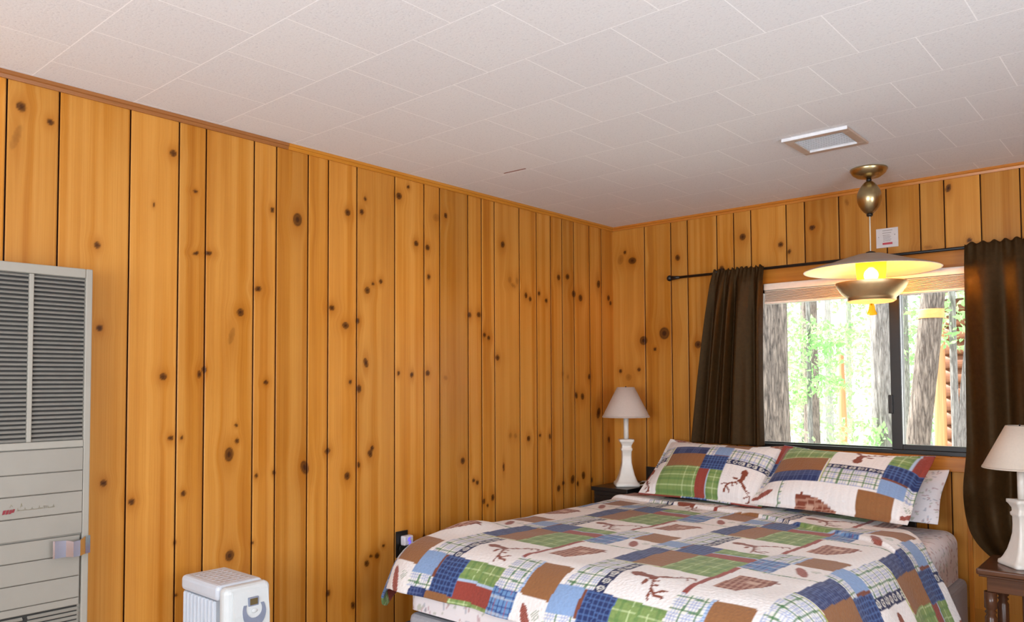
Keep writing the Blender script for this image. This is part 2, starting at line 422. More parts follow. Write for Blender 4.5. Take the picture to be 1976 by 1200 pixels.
tag(b.build('ceiling', [M_ceil, M_scratch]), kind='structure')

# floor (carpet, out of the picture)
tag((lambda b: (b.box(XL - 0.05, XR + 0.05, YF - 0.05, YB + 0.12, -0.08, 0.0), b.build('floor', simple('tan_carpet', (0.46, 0.42, 0.38), 0.95, noise=0.2, scale=300, bump=0.5)))[1])(MB()), kind='structure')

# cove trims under the ceiling
def cove(name, axis, a0, a1, m):
    b = MB(); h, d = 0.024, 0.014
    pr = [(0, 0), (0, -h), (d * 0.45, -h), (d * 0.6, -h * 0.55), (d, -h * 0.45), (d, 0)]
    if axis == 'y': b.prism([(XL + p[0], CE + p[1]) for p in pr], 'y', a0, a1)
    else: b.prism([(YB - p[0], CE + p[1]) for p in pr], 'x', a0, a1)
    return tag(b.build(name, m), kind='structure')
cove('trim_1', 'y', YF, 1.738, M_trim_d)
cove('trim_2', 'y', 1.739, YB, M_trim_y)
cove('trim_3', 'x', XL, XR, M_trim_x)
# window header and sill boards
b = MB(); b.box(WX0 - 0.06, WX1 + 0.06, YB - 0.018, YB - 0.0005, WZ1 + 0.001, 1.925, 0.003); tag(b.build('trim_4', M_trim_x), kind='structure')
b = MB(); b.box(WX0 - 0.06, WX1 + 0.06, YB - 0.020, YB - 0.0005, 0.905, WZ0 - 0.001, 0.003); tag(b.build('trim_5', M_trim_x), kind='structure')
# plank-edge batten right of the bed, visible below the sill
b = MB(); b.box(-0.803, -0.783, YB - 0.010, YB - 0.0005, 0.02, 0.904, 0.002)
tag(b.build('trim_6', plain_pine('orange_pine_batten', ((0.45, 0.14, 0.012), (0.6, 0.22, 0.026)), 2)), kind='structure')

# window: dark bronze sliding sash
M_bronze = simple('dark_bronze_aluminium', (0.012, 0.011, 0.010), 0.35, 0.0, noise=0.1)
t = NT('window_glass')
gl = t.n('ShaderNodeBsdfGlossy'); gl.inputs['Roughness'].default_value = 0.02
tr = t.n('ShaderNodeBsdfTransparent'); tr.inputs[0].default_value = (0.97, 0.985, 0.98, 1)
fr = t.n('ShaderNodeFresnel'); fr.inputs[0].default_value = 1.45
mx = t.n('ShaderNodeMixShader'); t.lk(fr.outputs[0], mx.inputs[0]); t.lk(tr.outputs[0], mx.inputs[1]); t.lk(gl.outputs[0], mx.inputs[2])
t.lk(mx.outputs[0], t.out.inputs[0]); M_glass = t.m
win = thing('window_1', None, None, (0, 0, 0), kind='structure')
def frame_rect(x0, x1, z0, z1, y0, y1, wl, wr, wb, wt, name, par):
    b = MB()
    b.box(x0, x0 + wl, y0, y1, z0, z1, 0.002); b.box(x1 - wr, x1, y0, y1, z0, z1, 0.002)
    b.box(x0 + wl, x1 - wr, y0, y1, z0, z0 + wb, 0.002); b.box(x0 + wl, x1 - wr, y0, y1, z1 - wt, z1, 0.002)
    return b.build(name, M_bronze, par)
frame_rect(WX0 + .001, WX1 - .001, WZ0 + .001, WZ1 - .001, YB + 0.002, YB + 0.085, 0.020, 0.020, 0.020, 0.020, 'window_frame', win)
fx = frame_rect(WX0 + 0.021, -1.070, WZ0 + 0.021, WZ1 - 0.021, YB + 0.048, YB + 0.075, 0.018, 0.026, 0.006, 0.02, 'fixed_sash', win)
sl = frame_rect(-1.118, WX1 - 0.021, WZ0 + 0.021, WZ1 - 0.021, YB + 0.012, YB + 0.044, 0.048, 0.022, 0.024, 0.02, 'sliding_sash', win)
b = MB(); b.box(WX0 + .04, -1.096, YB + 0.060, YB + 0.064, WZ0 + .028, WZ1 - .042); b.build('pane', M_glass, fx)
b = MB(); b.box(-1.069, WX1 - .044, YB + 0.026, YB + 0.030, WZ0 + .046, WZ1 - .042); b.build('pane', M_glass, sl)
b = MB(); b.box(-1.128, -1.108, YB + 0.000, YB + 0.013, 1.165, 1.255, 0.003); b.build('latch', M_bronze, sl)
# opening cheeks
b = MB()
for (x0, x1, z0, z1) in ((WX0 - .03, WX0, WZ0 - .03, WZ1 + .03), (WX1, WX1 + .03, WZ0 - .03, WZ1 + .03), (WX0, WX1, WZ0 - .03, WZ0), (WX0, WX1, WZ1, WZ1 + .03)):
    b.box(x0, x1, YB + 0.012, YB + 0.12, z0, z1)
tag(b.build('trim_7', M_trim_x), kind='structure')
for nm, ax in (('window_2', 'y'), ('window_3', 'x')):
    e = thing(nm, None, None, (0, 0, 0), kind='structure'); b = MB()
    if ax == 'y':
        for x in (-1.8, -0.62, 0.56): b.box(x, x + .04, YF - .05, YF - .01, .65, 2.05)
        for z in (.65, 2.01): b.box(-1.76, .56, YF - .05, YF - .01, z, z + .04)
    else:
        for y in (.15, .93, 1.71): b.box(XR + .01, XR + .05, y, y + .04, .75, 1.95)
        for z in (.75, 1.91): b.box(XR + .01, XR + .05, 0.19, 1.71, z, z + .04)
    b.build('window_frame', M_bronze, e)

# ================================================================= BLIND, ROD, CURTAINS
def translucent(name, col, tr_col, f):
    t = NT(name)
    d = t.n('ShaderNodeBsdfDiffuse'); d.inputs[0].default_value = (*col, 1)
    nz = t.noise(t.obj(), 120, 3); t.set(d.inputs[0], t.ramp(nz, [(0.3, tuple(c * .95 for c in col)), (0.7, col)]))
    l = t.n('ShaderNodeBsdfTranslucent'); l.inputs[0].default_value = (*tr_col, 1)
    m = t.n('ShaderNodeMixShader'); m.inputs[0].default_value = f
    t.lk(d.outputs[0], m.inputs[1]); t.lk(l.outputs[0], m.inputs[2]); t.lk(m.outputs[0], t.out.inputs[0])
    return t.m
M_blind = translucent('cream_blind_slats', (0.72, 0.62, 0.55), (0.62, 0.45, 0.36), 0.08)
M_rail = simple('cream_head_rail', (0.74, 0.68, 0.62), 0.4)
bl = thing('window_blind', 'cream slatted blind drawn up into a stack under the window header board', 'blind', (-1.1, YB - 0.03, 1.79))
b = MB(); b.box(-.62, .66, -.022, .022, .015, .050, .004); b.build('head_rail', M_rail, bl)
b = MB()
for k in range(9):
    z = -.044 + k * .0064
    b.box(-.615, .655, -.020, .020, z, z + .0034, .001)
b.build('slat_stack', M_blind, bl)
b = MB(); b.box(-.617, .657, -.020, .020, -.058, -.046, .003); b.build('bottom_rail', M_rail, bl)

M_rod = simple('black_iron', (0.008, 0.007, 0.007), 0.4)
ROD_Y, ROD_Z = YB - 0.078, 1.918
rod = thing('curtain_rod', 'thin black curtain rod with a round finial across the window top', 'curtain rod', (-1.1, ROD_Y, ROD_Z))
b = MB(); b.tube([(-1.145, 0, 0), (1.145, 0, 0)], 0.0075, 12); b.build('rod', M_rod, rod)
for sx in (-1, 1):
    b = MB(); b.ball((sx * 1.165, 0, 0), 0.0175); b.tube([(sx * 1.15, 0, 0), (sx * 1.10, 0, 0)], [0.013, 0.0078], 12); b.build('finial', M_rod, rod)
for x in (-0.875, 0.875):
    b = MB(); b.tube([(x, 0, 0), (x, 0.0775, 0)], 0.006, 8); b.box(x - .012, x + .012, 0.0725, 0.0777, -.012, .035, .002); b.tube([(x, 0, 0), (x, 0, 0.012)], 0.011, 10); b.build('bracket', M_rod, rod)

t = NT('brown_satin')
nz = t.noise(t.obj(), 60, 3)
t.pr(t.ramp(nz, [(0.3, (0.024, 0.0110, 0.0032)), (0.7, (0.037, 0.0175, 0.0055))]), 0.52, 0, t.bump(t.noise(t.obj(), 900, 2), 0.15, 0.001), 0.20, **{'Specular Tint': (1.0, 0.75, 0.45, 1)})
M_satin = t.m
def curtain(name, label, x0t, x1t, x0b, x1b, zb, folds, seed, bulge=0.0):
    nu, nv = 220, 150
    u = np.linspace(0, 1, nu)[:, None]; v = np.linspace(0, 1, nv)[None, :]     # v: 0 top, 1 bottom
    z = 1.934 + (zb - 1.934) * v + 0 * u
    ease = v ** 0.8
    xl = x0t + (x0b - x0t) * ease; xr = x1t + (x1b - x1t) * np.sin(v * PI) * 0.35 + (x1b - x1t) * v * 0.65
    x = xl + (xr - xl) * u
    amp = 0.008 + 0.022 * np.minimum(1, v * 4)
    rs = np.random.default_rng(seed)
    ph = folds * 2 * PI * (u + 0.05 * np.sin(u * 9 + seed)) + 0.5 * np.sin(v * 2.2 + seed)
    y = amp * (0.65 * np.sin(ph) + 0.35 * np.sin(ph * 1.63 + 1.1 + seed) * np.minimum(1, 0.3 + v))
    g = np.exp(-v * 28)                                                         # gathered heading
    y = y * (1 - 0.5 * g) + g * 0.006 * np.sin(u * 2 * PI * folds * 3.1 + seed)
    z = z + g * 0.006 * np.sin(u * 2 * PI * folds * 2.6 + 2 * seed)
    if bulge:
        k = np.clip((v - 0.62) / 0.38, 0, 1)
        y = y - bulge * np.sin(k * PI * 0.9) ** 2 * (0.7 + 0.3 * np.sin(u * 7 + k * 5))
        x = x + (0.5 - u) * 0.36 * (x1b - x0b) * np.clip((v - 0.80) / 0.20, 0, 1) ** 3.4
        y = y + 0.012 * np.sin(k * 13 + u * 6) * k
    P = np.stack([x, ROD_Y - 0.0015 + y - 0.012 * np.minimum(1, v * 12) - 0.012, z], -1)
    o = grid_obj(name, P, M_satin)
    md = o.modifiers.new('thick', 'SOLIDIFY'); md.thickness = 0.0022; md.offset = 0
    return tag(o, label, 'curtain', 'brown curtains on the window rod')
curtain('curtain', 'dark brown curtain hanging left of the window behind the bed', -1.985, -1.700, -2.125, -1.716, 0.987, 4.2, 3)
curtain('curtain', 'dark brown curtain right of the window bunched up behind the wooden side table', -0.768, -0.28, -0.785, -0.25, 0.548, 4.4, 8, bulge=0.09)

# ================================================================= CEILING PENDANT
def brass(name, col, rough):
    t = NT(name); nz = t.noise(t.obj(), 30, 3)
    t.pr(t.ramp(nz, [(0.3, tuple(c * .9 for c in col)), (0.7, col)]), rough, 1.0); return t.m
M_brass = brass('satin_brass', (0.50, 0.40, 0.22), 0.30)
M_bowl = brass('brushed_brass', (0.80, 0.60, 0.33), 0.46)
M_white_enamel = simple('white_enamel', (0.80, 0.76, 0.68), 0.35, noise=0.02)
M_saucer_top = simple('taupe_enamel', (0.42, 0.35, 0.30), 0.45, noise=0.03)
M_cord = simple('white_cord', (0.78, 0.72, 0.6), 0.5)
t = NT('lit_bulb'); e = t.n('ShaderNodeEmission'); bb = t.n('ShaderNodeBlackbody'); bb.inputs[0].default_value = 3100
t.lk(bb.outputs[0], e.inputs[0]); e.inputs[1].default_value = 560.0; t.lk(e.outputs[0], t.out.inputs[0]); M_bulb = t.m
t = NT('amber_glass')
tr = t.n('ShaderNodeBsdfTransparent'); tr.inputs[0].default_value = (1.0, 0.86, 0.30, 1)
tl = t.n('ShaderNodeBsdfTranslucent'); tl.inputs[0].default_value = (0.95, 0.62, 0.02, 1)
df = t.n('ShaderNodeBsdfDiffuse'); t.set(df.inputs[0], t.ramp(t.noise(t.obj(), 40, 2), [(0.2, (0.85, 0.55, 0.02)), (0.8, (0.92, 0.62, 0.03))]))
m1 = t.n('ShaderNodeMixShader'); m1.inputs[0].default_value = 0.35; t.lk(tl.outputs[0], m1.inputs[1]); t.lk(df.outputs[0], m1.inputs[2])
m2 = t.n('ShaderNodeMixShader'); m2.inputs[0].default_value = 0.55; t.lk(m1.outputs[0], m2.inputs[1]); t.lk(tr.outputs[0], m2.inputs[2])
t.lk(m2.outputs[0], t.out.inputs[0]); M_amber = t.m
M_lens = translucent('white_glass_lens', (0.88, 0.86, 0.80), (0.95, 0.92, 0.85), 0.75)

PX, PY = -1.090, 3.700
pend = thing('pendant_lamp', 'lit brass saucer pendant lamp hanging from the ceiling before the window', 'lamp', (PX, PY, CE))
def Z(z): return z - CE
b = MB(); b.lathe([(0.078, Z(2.2798)), (0.079, Z(2.274)), (0.070, Z(2.258)), (0.050, Z(2.243)), (0.022, Z(2.236)), (0.010, Z(2.234))]); b.build('ceiling_canopy', M_brass, pend)
b = MB(); b.lathe([(0.010, Z(2.2335)), (0.012, Z(2.228)), (0.009, Z(2.222))], n=16); b.build('black_grommet', M_black, pend)
prof = [(0.052 * math.sin(PI * (0.04 + 0.92 * k / 18)) ** 0.62, Z(2.2215) - 0.146 * k / 18) for k in range(19)]
b = MB(); b.lathe(prof); eg = b.build('counterweight_egg', M_brass, pend)
b = MB(); b.lathe([(0.013, Z(2.0757)), (0.014, Z(2.068)), (0.010, Z(2.063))], n=16); b.build('black_cap', M_black, eg)
b = MB(); b.tube([(0, 0, Z(2.064)), (0, 0, Z(1.902))], 0.0028, 8); b.build('cord', M_cord, pend)
b = MB(); b.lathe([(0.006, Z(1.906)), (0.020, Z(1.901)), (0.024, Z(1.892))], n=20); b.build('black_fitting', M_black, pend)
# saucer: thin spun disc, taupe outside, white inside
b = MB()
top = [(0.018, Z(1.897)), (0.06, Z(1.890)), (0.12, Z(1.872)), (0.18, Z(1.852)), (0.24, Z(1.836)), (0.280, Z(1.823)), (0.286, Z(1.819))]
b.lathe(top, n=64, cap=False)
b.mi = 1
b.lathe([(0.286, Z(1.819)), (0.284, Z(1.817)), (0.278, Z(1.819)), (0.24, Z(1.831)), (0.18, Z(1.847)), (0.12, Z(1.866)), (0.06, Z(1.884)), (0.018, Z(1.891))], n=64, cap=False)
b.build('saucer_shade', [M_saucer_top, M_white_enamel], pend)
b = MB(); b.lathe([(0.064, Z(1.866)), (0.063, Z(1.835)), (0.058, Z(1.775)), (0.056, Z(1.775)), (0.061, Z(1.835)), (0.062, Z(1.866))], n=40, cap=False); b.build('amber_cylinder', M_amber, pend)
b = MB(); b.lathe([(0.016, Z(1.885)), (0.018, Z(1.84)), (0.016, Z(1.828))], n=20); so = b.build('bulb_socket', M_brass, pend)
b = MB(); b.ball((0, 0, Z(1.797)), 0.030, (1, 1, 1.05)); b.build('light_bulb', M_bulb, so)
b = MB()
b.lathe([(0.150, Z(1.764)), (0.151, Z(1.760)), (0.143, Z(1.742)), (0.126, Z(1.716)), (0.106, Z(1.699)), (0.101, Z(1.694)), (0.101, Z(1.682)), (0.098, Z(1.682)), (0.098, Z(1.694)), (0.103, Z(1.702)), (0.123, Z(1.719)), (0.140, Z(1.744)), (0.148, Z(1.762)), (0.150, Z(1.764))], n=64, cap=False)
b.build('lower_bowl', M_bowl, pend)
b = MB(); b.lathe([(0.0975, Z(1.689)), (0.0985, Z(1.681)), (0.090, Z(1.675)), (0.05, Z(1.671)), (0.012, Z(1.669))], n=48); b.build('glass_lens', M_lens, pend)
b = MB(); b.tube([(0, 0, Z(1.884)), (0, 0, Z(1.66))], 0.003, 8); b.build('centre_rod', M_brass, pend)
b = MB(); b.lathe([(0.008, Z(1.668)), (0.012, Z(1.658)), (0.014, Z(1.640)), (0.021, Z(1.626)), (0.020, Z(1.619)), (0.004, Z(1.617))], n=24); b.build('amber_finial', M_amber, pend)

# ================================================================= CEILING VENT
M_ventfr = simple('beige_vent_frame', (0.52, 0.40, 0.32), 0.45)
M_ventwh = simple('white_vent_metal', (0.78, 0.79, 0.82), 0.4)
vent = thing('ceiling_vent', 'rectangular white louvred air vent set in the ceiling above the pendant', 'vent', (-1.086, 3.143, CE))
b = MB()
fo, fi = (0.125, 0.127), (0.091, 0.088)
prof = [(0, -.0005), (0.004, -.009), (0.028, -.012), (0.034, -.004)]
def vframe(b, x0, x1, y0, y1, h):
    b.box(x0, x1, y0, y1, -h, -.0005, .002)
vframe(b, -.125, .125, -.127, -.090, .010); vframe(b, -.125, .125, .090, .127, .010)
vframe(b, -.125, -.094, -.0898, .0898, .010); vframe(b, .094, .125, -.0898, .0898, .010)
b.build('vent_frame', M_ventfr, vent)
for q in ((-.126, .126, -.133, -.1275, -.013, -.0005), (-.0935, .0935, .082, .0895, -.013, -.003)):
    b = MB(); b.box(*q, .001); b.build('white_edge', M_ventwh, vent)
b = MB()
for k in range(12):
    y = -.084 + k * .0138
    M4 = Matrix.Translation((0, y, -.0055)) @ Matrix.Rotation(math.radians(28), 4, 'X')
    b.box(-.0935, .0935, -.0062, .0062, -.0006, .0006, M=M4)
b.build('vent_louvres', M_ventwh, vent)

# ================================================================= WARNING CARD ON THE BACK WALL
M_card = simple('white_card', (0.66, 0.60, 0.58), 0.55, noise=0.03)
M_ink = simple('grey_print', (0.26, 0.22, 0.20), 0.6); M_redink = simple('red_print', (0.50, 0.045, 0.065), 0.6)
cd = thing('wall_notice', 'small white printed card with a red bar tacked above the curtain rod', 'notice', (-1.114, YB - 0.0015, 2.017))
b = MB(); b.box(-.050, .050, -.001, .001, -.047, .047, .0004); b.build('card', M_card, cd)
b = MB()
rs = random.Random(4)
for z, x0, x1, h in ((.036, -.020, .024, .0032), (.024, -.021, .020, .0030), (.013, -.019, .012, .0026), (.006, -.018, .018, .0024), (-.001, -.017, .014, .0024), (-.008, -.017, .020, .0024), (-.015, -.018, .015, .0024)):
    x = x0
    while x < x1:
        wd = rs.uniform(.0025, .006); b.box(x, min(x + wd, x1), -.0016, -.0008, z - h / 2, z + h / 2); x += wd + .0012
b.box(.033, .037, -.0016, -.0008, .010, .015); b.box(-.040, -.037, -.0016, -.0008, .004, .008)
b.build('printed_lines', M_ink, cd)
b = MB(); b.box(-.021, .024, -.0016, -.0008, -.033, -.023); b.build('red_bar', M_redink, cd)

# ================================================================= WALL FURNACE
M_furn = simple('putty_enamel', (0.275, 0.25, 0.21), 0.45, noise=0.03, scale=12)
M_furn2 = simple('putty_enamel_trim', (0.31, 0.285, 0.24), 0.42, noise=0.03, scale=12)
M_void = simple('dark_void', (0.03, 0.028, 0.025), 0.8)
M_slat = simple('grey_slats', (0.25, 0.235, 0.205), 0.45)
XF = XL + 0.10
fu = thing('wall_furnace', 'tall putty coloured wall furnace with louvred top on the left wall', 'heater', (XL, 0.806, 0.0))
def fy(y): return y - 0.806
b = MB(); x1 = 0.100
b.box(0.0, x1 - 0.014, fy(.635), fy(.978), 0.02, 1.684, 0.006)
b.box(x1 - 0.0135, x1, fy(.958), fy(.978), 0.02, 1.684, 0.003)      # front frame stiles and rails
b.box(x1 - 0.0135, x1, fy(.635), fy(.655), 0.02, 1.684, 0.003)
b.box(x1 - 0.0135, x1, fy(.6552), fy(.9578), 1.655, 1.684, 0.003)
b.box(x1 - 0.0135, x1, fy(.6552), fy(.9578), 1.131, 1.152, 0.002)
b.build('cabinet', M_furn2, fu)
b = MB(); b.box(x1 - 0.0139, x1 - 0.012, fy(.656), fy(.957), 1.153, 1.654); b.build('dark_recess', M_void, fu)
b = MB(); b.box(x1 - 0.0115, x1 - .0005, fy(.8005), fy(.8135), 1.1525, 1.6545, .002); b.build('louvre_divider', M_furn2, fu)
for (y0, y1) in ((.657, .800), (.814, .957)):
    b = MB()
    for k in range(38):
        z = 1.158 + k * 0.01325
        M4 = Matrix.Translation((x1 - .007, fy((y0 + y1) / 2), z)) @ Matrix.Rotation(math.radians(38), 4, 'Y')
        b.box(-.0042, .0042, -(y1 - y0) / 2, (y1 - y0) / 2, -.0012, .0012, M=M4)
    b.build('louvre_grille', M_slat, fu)
# lower door: boards with shadow grooves
def board_panel(zs, name, y0=.6555, y1=.9565):
    b = MB()
    for za, zb in zip(zs[1:], zs[:-1]):
        b.prism([(x1 - .0135, za + .0012), (x1 - .0018, za + .0012), (x1 - .0002, za + .0040), (x1 - .0002, zb - .0022), (x1 - .0018, zb - .0006), (x1 - .0135, zb - .0006)], 'y', fy(y0), fy(y1)) if False else \
        b.prism([(p[0], p[1]) for p in [(x1 - .0135, za + .0012), (x1 - .0018, za + .0012), (x1 - .0002, za + .0035), (x1 - .0002, zb - .0022), (x1 - .0018, zb - .0006), (x1 - .0135, zb - .0006)]], 'y', fy(y0), fy(y1))
    return b.build(name, M_furn, fu)
board_panel([1.129, 1.058, .995, .930, .864], 'upper_door')
board_panel([.861, .802, .737, .671, .648], 'lower_door', y1=.9505)
b = MB(); b.box(x1 - .0135, x1 - .012, fy(.656), fy(.95), .30, .646); b.build('lower_recess', M_void, fu)
b = MB()
for k in range(24):
    z = .637 - k * .0135
    for (y0, y1) in ((.660, .800), (.814, .9505)):
        M4 = Matrix.Translation((x1 - .007, fy((y0 + y1) / 2), z)) @ Matrix.Rotation(math.radians(38), 4, 'Y')
        b.box(-.0045, .0045, -(y1 - y0) / 2, (y1 - y0) / 2, -.0022, .0022, M=M4)
b.build('lower_grille', M_furn, fu)
b = MB(); b.box(x1 - .0135, x1 - .001, fy(.656), fy(.9575), .03, .30, .003); b.build('kick_panel', M_furn, fu)
# badge: red lozenges and thin gilt script
M_red = simple('dark_red_badge', (0.20, 0.004, 0.012), 0.4); M_gilt = simple('gilt_script', (0.30, 0.25, 0.14), 0.45)
b = MB()
for y, wd in ((.741, .007), (.7495, .007), (.758, .006)):
    b.prism([(fy(y), .9475), (fy(y + wd), .9485), (fy(y + wd + .003), .9605), (fy(y + .003), .9595)], 'x', x1, x1 + .0010)
b.prism([(fy(.7645), .951), (fy(.771), .951), (fy(.774), .961), (fy(.769), .961)], 'x', x1, x1 + .0010)
bd = b.build('badge', M_red, fu)
b = MB()
rs = random.Random(2)
pts = []
y = .779
for k in range(27):
    h = .0035 if k % 5 else .010
    if 17 < k < 22: h = .011
    pts += [(x1 + .0004, fy(y), .9535), (x1 + .0004, fy(y + .0016), .9535 + h * rs.uniform(.7, 1))]
    y += .0038
b.tube(pts, .00042, 5)
b.tube([(x1 + .0004, fy(.760), .966), (x1 + .0004, fy(.764), .974), (x1 + .0004, fy(.768), .968)], .0004, 5)
b.tube([(x1 + .0004, fy(.788), .964), (x1 + .0004, fy(.790), .976), (x1 + .0004, fy(.792), .966)], .0006, 5)
b.build('script', M_gilt, bd)
# bent chrome pull plate
M_chrome = brass('bright_chrome', (0.66, 0.72, 0.86), 0.16)
b = MB()
sec = [(0.000, fy(.981)), (0.006, fy(.965)), (0.034, fy(.940)), (0.036, fy(.921)), (0.022, fy(.905)), (0.026, fy(.873)), (0.023, fy(.869))]
top_ = []
for (dx, yy), (za, zb) in zip(sec, ((.802, .856), (.802, .856), (.803, .851), (.803, .849), (.804, .853), (.804, .856), (.804, .856))):
    top_.append(((x1 + .001 + dx, yy, za), (x1 + .001 + dx, yy, zb)))
for (a, b1), (c_, d_) in zip(top_[:-1], top_[1:]):
    vv = [b.b.verts.new(p) for p in (a, c_, d_, b1)]; b.b.faces.new(vv)
bmesh.ops.remove_doubles(b.b, verts=b.b.verts, dist=1e-5)
hd = b.build('pull_plate', M_chrome, fu); md = hd.modifiers.new('t', 'SOLIDIFY'); md.thickness = .0025; md.offset = 0
hd['label'] = 'bent shiny chrome pull plate'

# ================================================================= OIL RADIATOR
M_rad = simple('white_radiator_enamel', (0.56, 0.60, 0.66), 0.35, noise=0.02)
M_radp = simple('off_white_plastic', (0.58, 0.60, 0.60), 0.4, noise=0.02)
M_greyp = simple('grey_blue_plastic', (0.20, 0.225, 0.30), 0.4)
M_lcd = simple('olive_display', (0.12, 0.085, 0.03), 0.25)
RX0, RX1, RY0, RY1, RT = -2.565, -2.262, 1.252, 1.412, 0.690
ra = thing('oil_radiator', 'white oil filled radiator with digital panel standing by the pine wall', 'heater', ((RX0 + RX1) / 2, (RY0 + RY1) / 2, 0))
hx, hy = (RX1 - RX0) / 2, (RY1 - RY0) / 2
b = MB()
xs0, xs1 = -hx + .006, hx - .085
nf = 9
for k in range(nf):
    x = xs0 + (xs1 - xs0) * (k + .5) / nf; wd = (xs1 - xs0) / nf
    b.box(x - wd * .30, x + wd * .30, -hy + .002, hy - .002, .075, RT - .052, .006, 2)
b.box(xs0, xs1, -hy + .009, hy - .009, .07, RT - .053)
b.build('fins', M_rad, ra)
b = MB(); b.box(-hx, hx - .060, -hy, hy, RT - .050, RT, .014, 3); tp = b.build('top_cover', M_rad, ra)
b = MB()
for k in range(7):
    x = -hx + .035 + k * .027
    for j in range(5):
        y = -hy + .028 + j * .0215
        b.box(x, x + .016, y, y + .013, RT - .0012, RT + .0012, .0008)
b.build('vent_slots', simple('shaded_slots', (0.50, 0.47, 0.48), 0.5), tp)
b = MB(); b.box(hx - .0595, hx - .012, -hy, hy, .06, RT - .001, .020, 4); b.build('end_housing', M_radp, ra)
pr_ = [(hx - .013, .075), (hx + .004, .10), (hx + .008, .30), (hx + .004, RT - .09), (hx - .007, RT - .022), (hx - .013, RT - .014)]
b = MB(); b.prism([(p[0], p[1]) for p in pr_], 'y', -hy + .024, hy - .016)
pan = b.build('control_panel', M_radp, ra)
# crescent, display and knob on the sloping panel
def on_panel(z):
    for (xa, za), (xb, zb) in zip(pr_[:-1], pr_[1:]):
        if za <= z <= zb: return xa + (xb - xa) * (z - za) / (zb - za)
    return hx
b = MB(); cz, cy = RT - .085, .010
inn, out_ = [], []
for k in range(25):
    a = math.radians(150 + 240 * k / 24)
    ro = (.040, .049); ri = (.0275, .028)
    out_.append((cy + ro[0] * math.cos(a), cz + ro[1] * math.sin(a))); inn.append((cy + ri[0] * math.cos(a), cz + .010 + ri[1] * math.sin(a)))
for k in range(24):
    q = [out_[k], out_[k + 1], inn[k + 1], inn[k]]
    v1 = [b.b.verts.new((on_panel(p[1]) + .0022, p[0], p[1])) for p in q]
    b.b.faces.new(v1)
bmesh.ops.remove_doubles(b.b, verts=b.b.verts, dist=1e-5)
cr = b.build('crescent_bezel', M_greyp, pan); md = cr.modifiers.new('t', 'SOLIDIFY'); md.thickness = .003
b = MB(); b.box(on_panel(cz + .034) - .002, on_panel(cz + .034) + .0045, cy - .019, cy + .017, cz + .018, cz + .046, .002); b.build('display_bezel', M_greyp, pan)
b = MB(); b.box(on_panel(cz + .034) + .0030, on_panel(cz + .034) + .0052, cy - .014, cy + .013, cz + .022, cz + .042, .001); b.build('display', M_lcd, pan)
b = MB(); b.ball((on_panel(cz) + .001, cy, cz + .004), .010, (.3, 1, .7)); b.build('button', M_radp, pan)
b = MB(); b.ball((on_panel(.50) + .001, cy, .510), .030, (.25, 1, 1)); b.build('dial', M_greyp, pan)
b = MB()
for (y, z, w_) in ((-.004, .567, .004), (.010, .568, .003), (-.012, .553, .005), (.002, .555, .010), (.016, .556, .003)):
    b.box(on_panel(z) - .001, on_panel(z) + .0012, cy + y - w_ / 2, cy + y + w_ / 2, z - .0015, z + .0015)
b.build('printed_marks', simple('dark_print', (0.05, 0.05, 0.06), 0.5), pan)
for x in (-hx + .05, hx - .09):
    b = MB(); b.box(x - .012, x + .012, -hy - .03, hy + .03, .040, .0695, .004); bs = b.build('foot', M_greyp, ra)
    for y in (-hy - .02, hy + .02):
        b = MB(); b.tube([(x - .010, y, .0215), (x + .010, y, .0215)], .0205, 16); b.build('wheel', M_black, bs)

# ================================================================= OUTLETS
def outlet_plate(name, label, loc, rz):
    o = thing(name, label, 'outlet', loc, rz)
    b = MB(); b.box(-.035, .035, -.0055, 0, -.0575, .0575, .002); b.build('cover_plate', M_black, o)
    for z in (.021, -.021):
        b = MB(); b.lathe([(.0165, 0), (.0165, .002)], n=20)
        for v in b.b.verts: v.co = Vector((v.co.x, -.0055 - v.co.z, v.co.y + z))
        b.build('socket_face', simple('black_socket', (0.02, 0.02, 0.02), .3), o)
    return o
outlet_plate('power_outlet', 'black outlet cover on the left wall beside the foot of the bed', (XL + .001, 2.332, .605), PI / 2 * 1)
o2 = outlet_plate('power_outlet', 'black outlet on the back wall behind the left bedside lamp', (-2.447, YB - .001, .765), 0)
M_plug = simple('white_plastic', (0.72, 0.72, 0.78), 0.35)
t = NT('blue_glow'); e = t.n('ShaderNodeEmission'); t.set(e.inputs[0], t.ramp(t.noise(t.obj(), 60, 2), [(.3, (.16, .12, .85)), (.7, (.25, .18, 1.0))])); e.inputs[1].default_value = 1.2; t.lk(e.outputs[0], t.out.inputs[0]); M_blue = t.m
nl = thing('night_light', 'white plug-in night light with a blue glow in the wall outlet', 'night light', (XL + .0095, 2.345, .622))
b = MB(); b.box(0, .030, -.026, .026, -.021, .021, .006, 3); b.build('plug_body', M_plug, nl)
b = MB(); b.tube([(.031, .006, .013), (.032, -.004, .009), (.032, -.006, .001), (.032, .004, -.002), (.032, .006, -.010), (.031, -.003, -.014)], .0035, 8); b.build('glow_window', M_blue, nl)

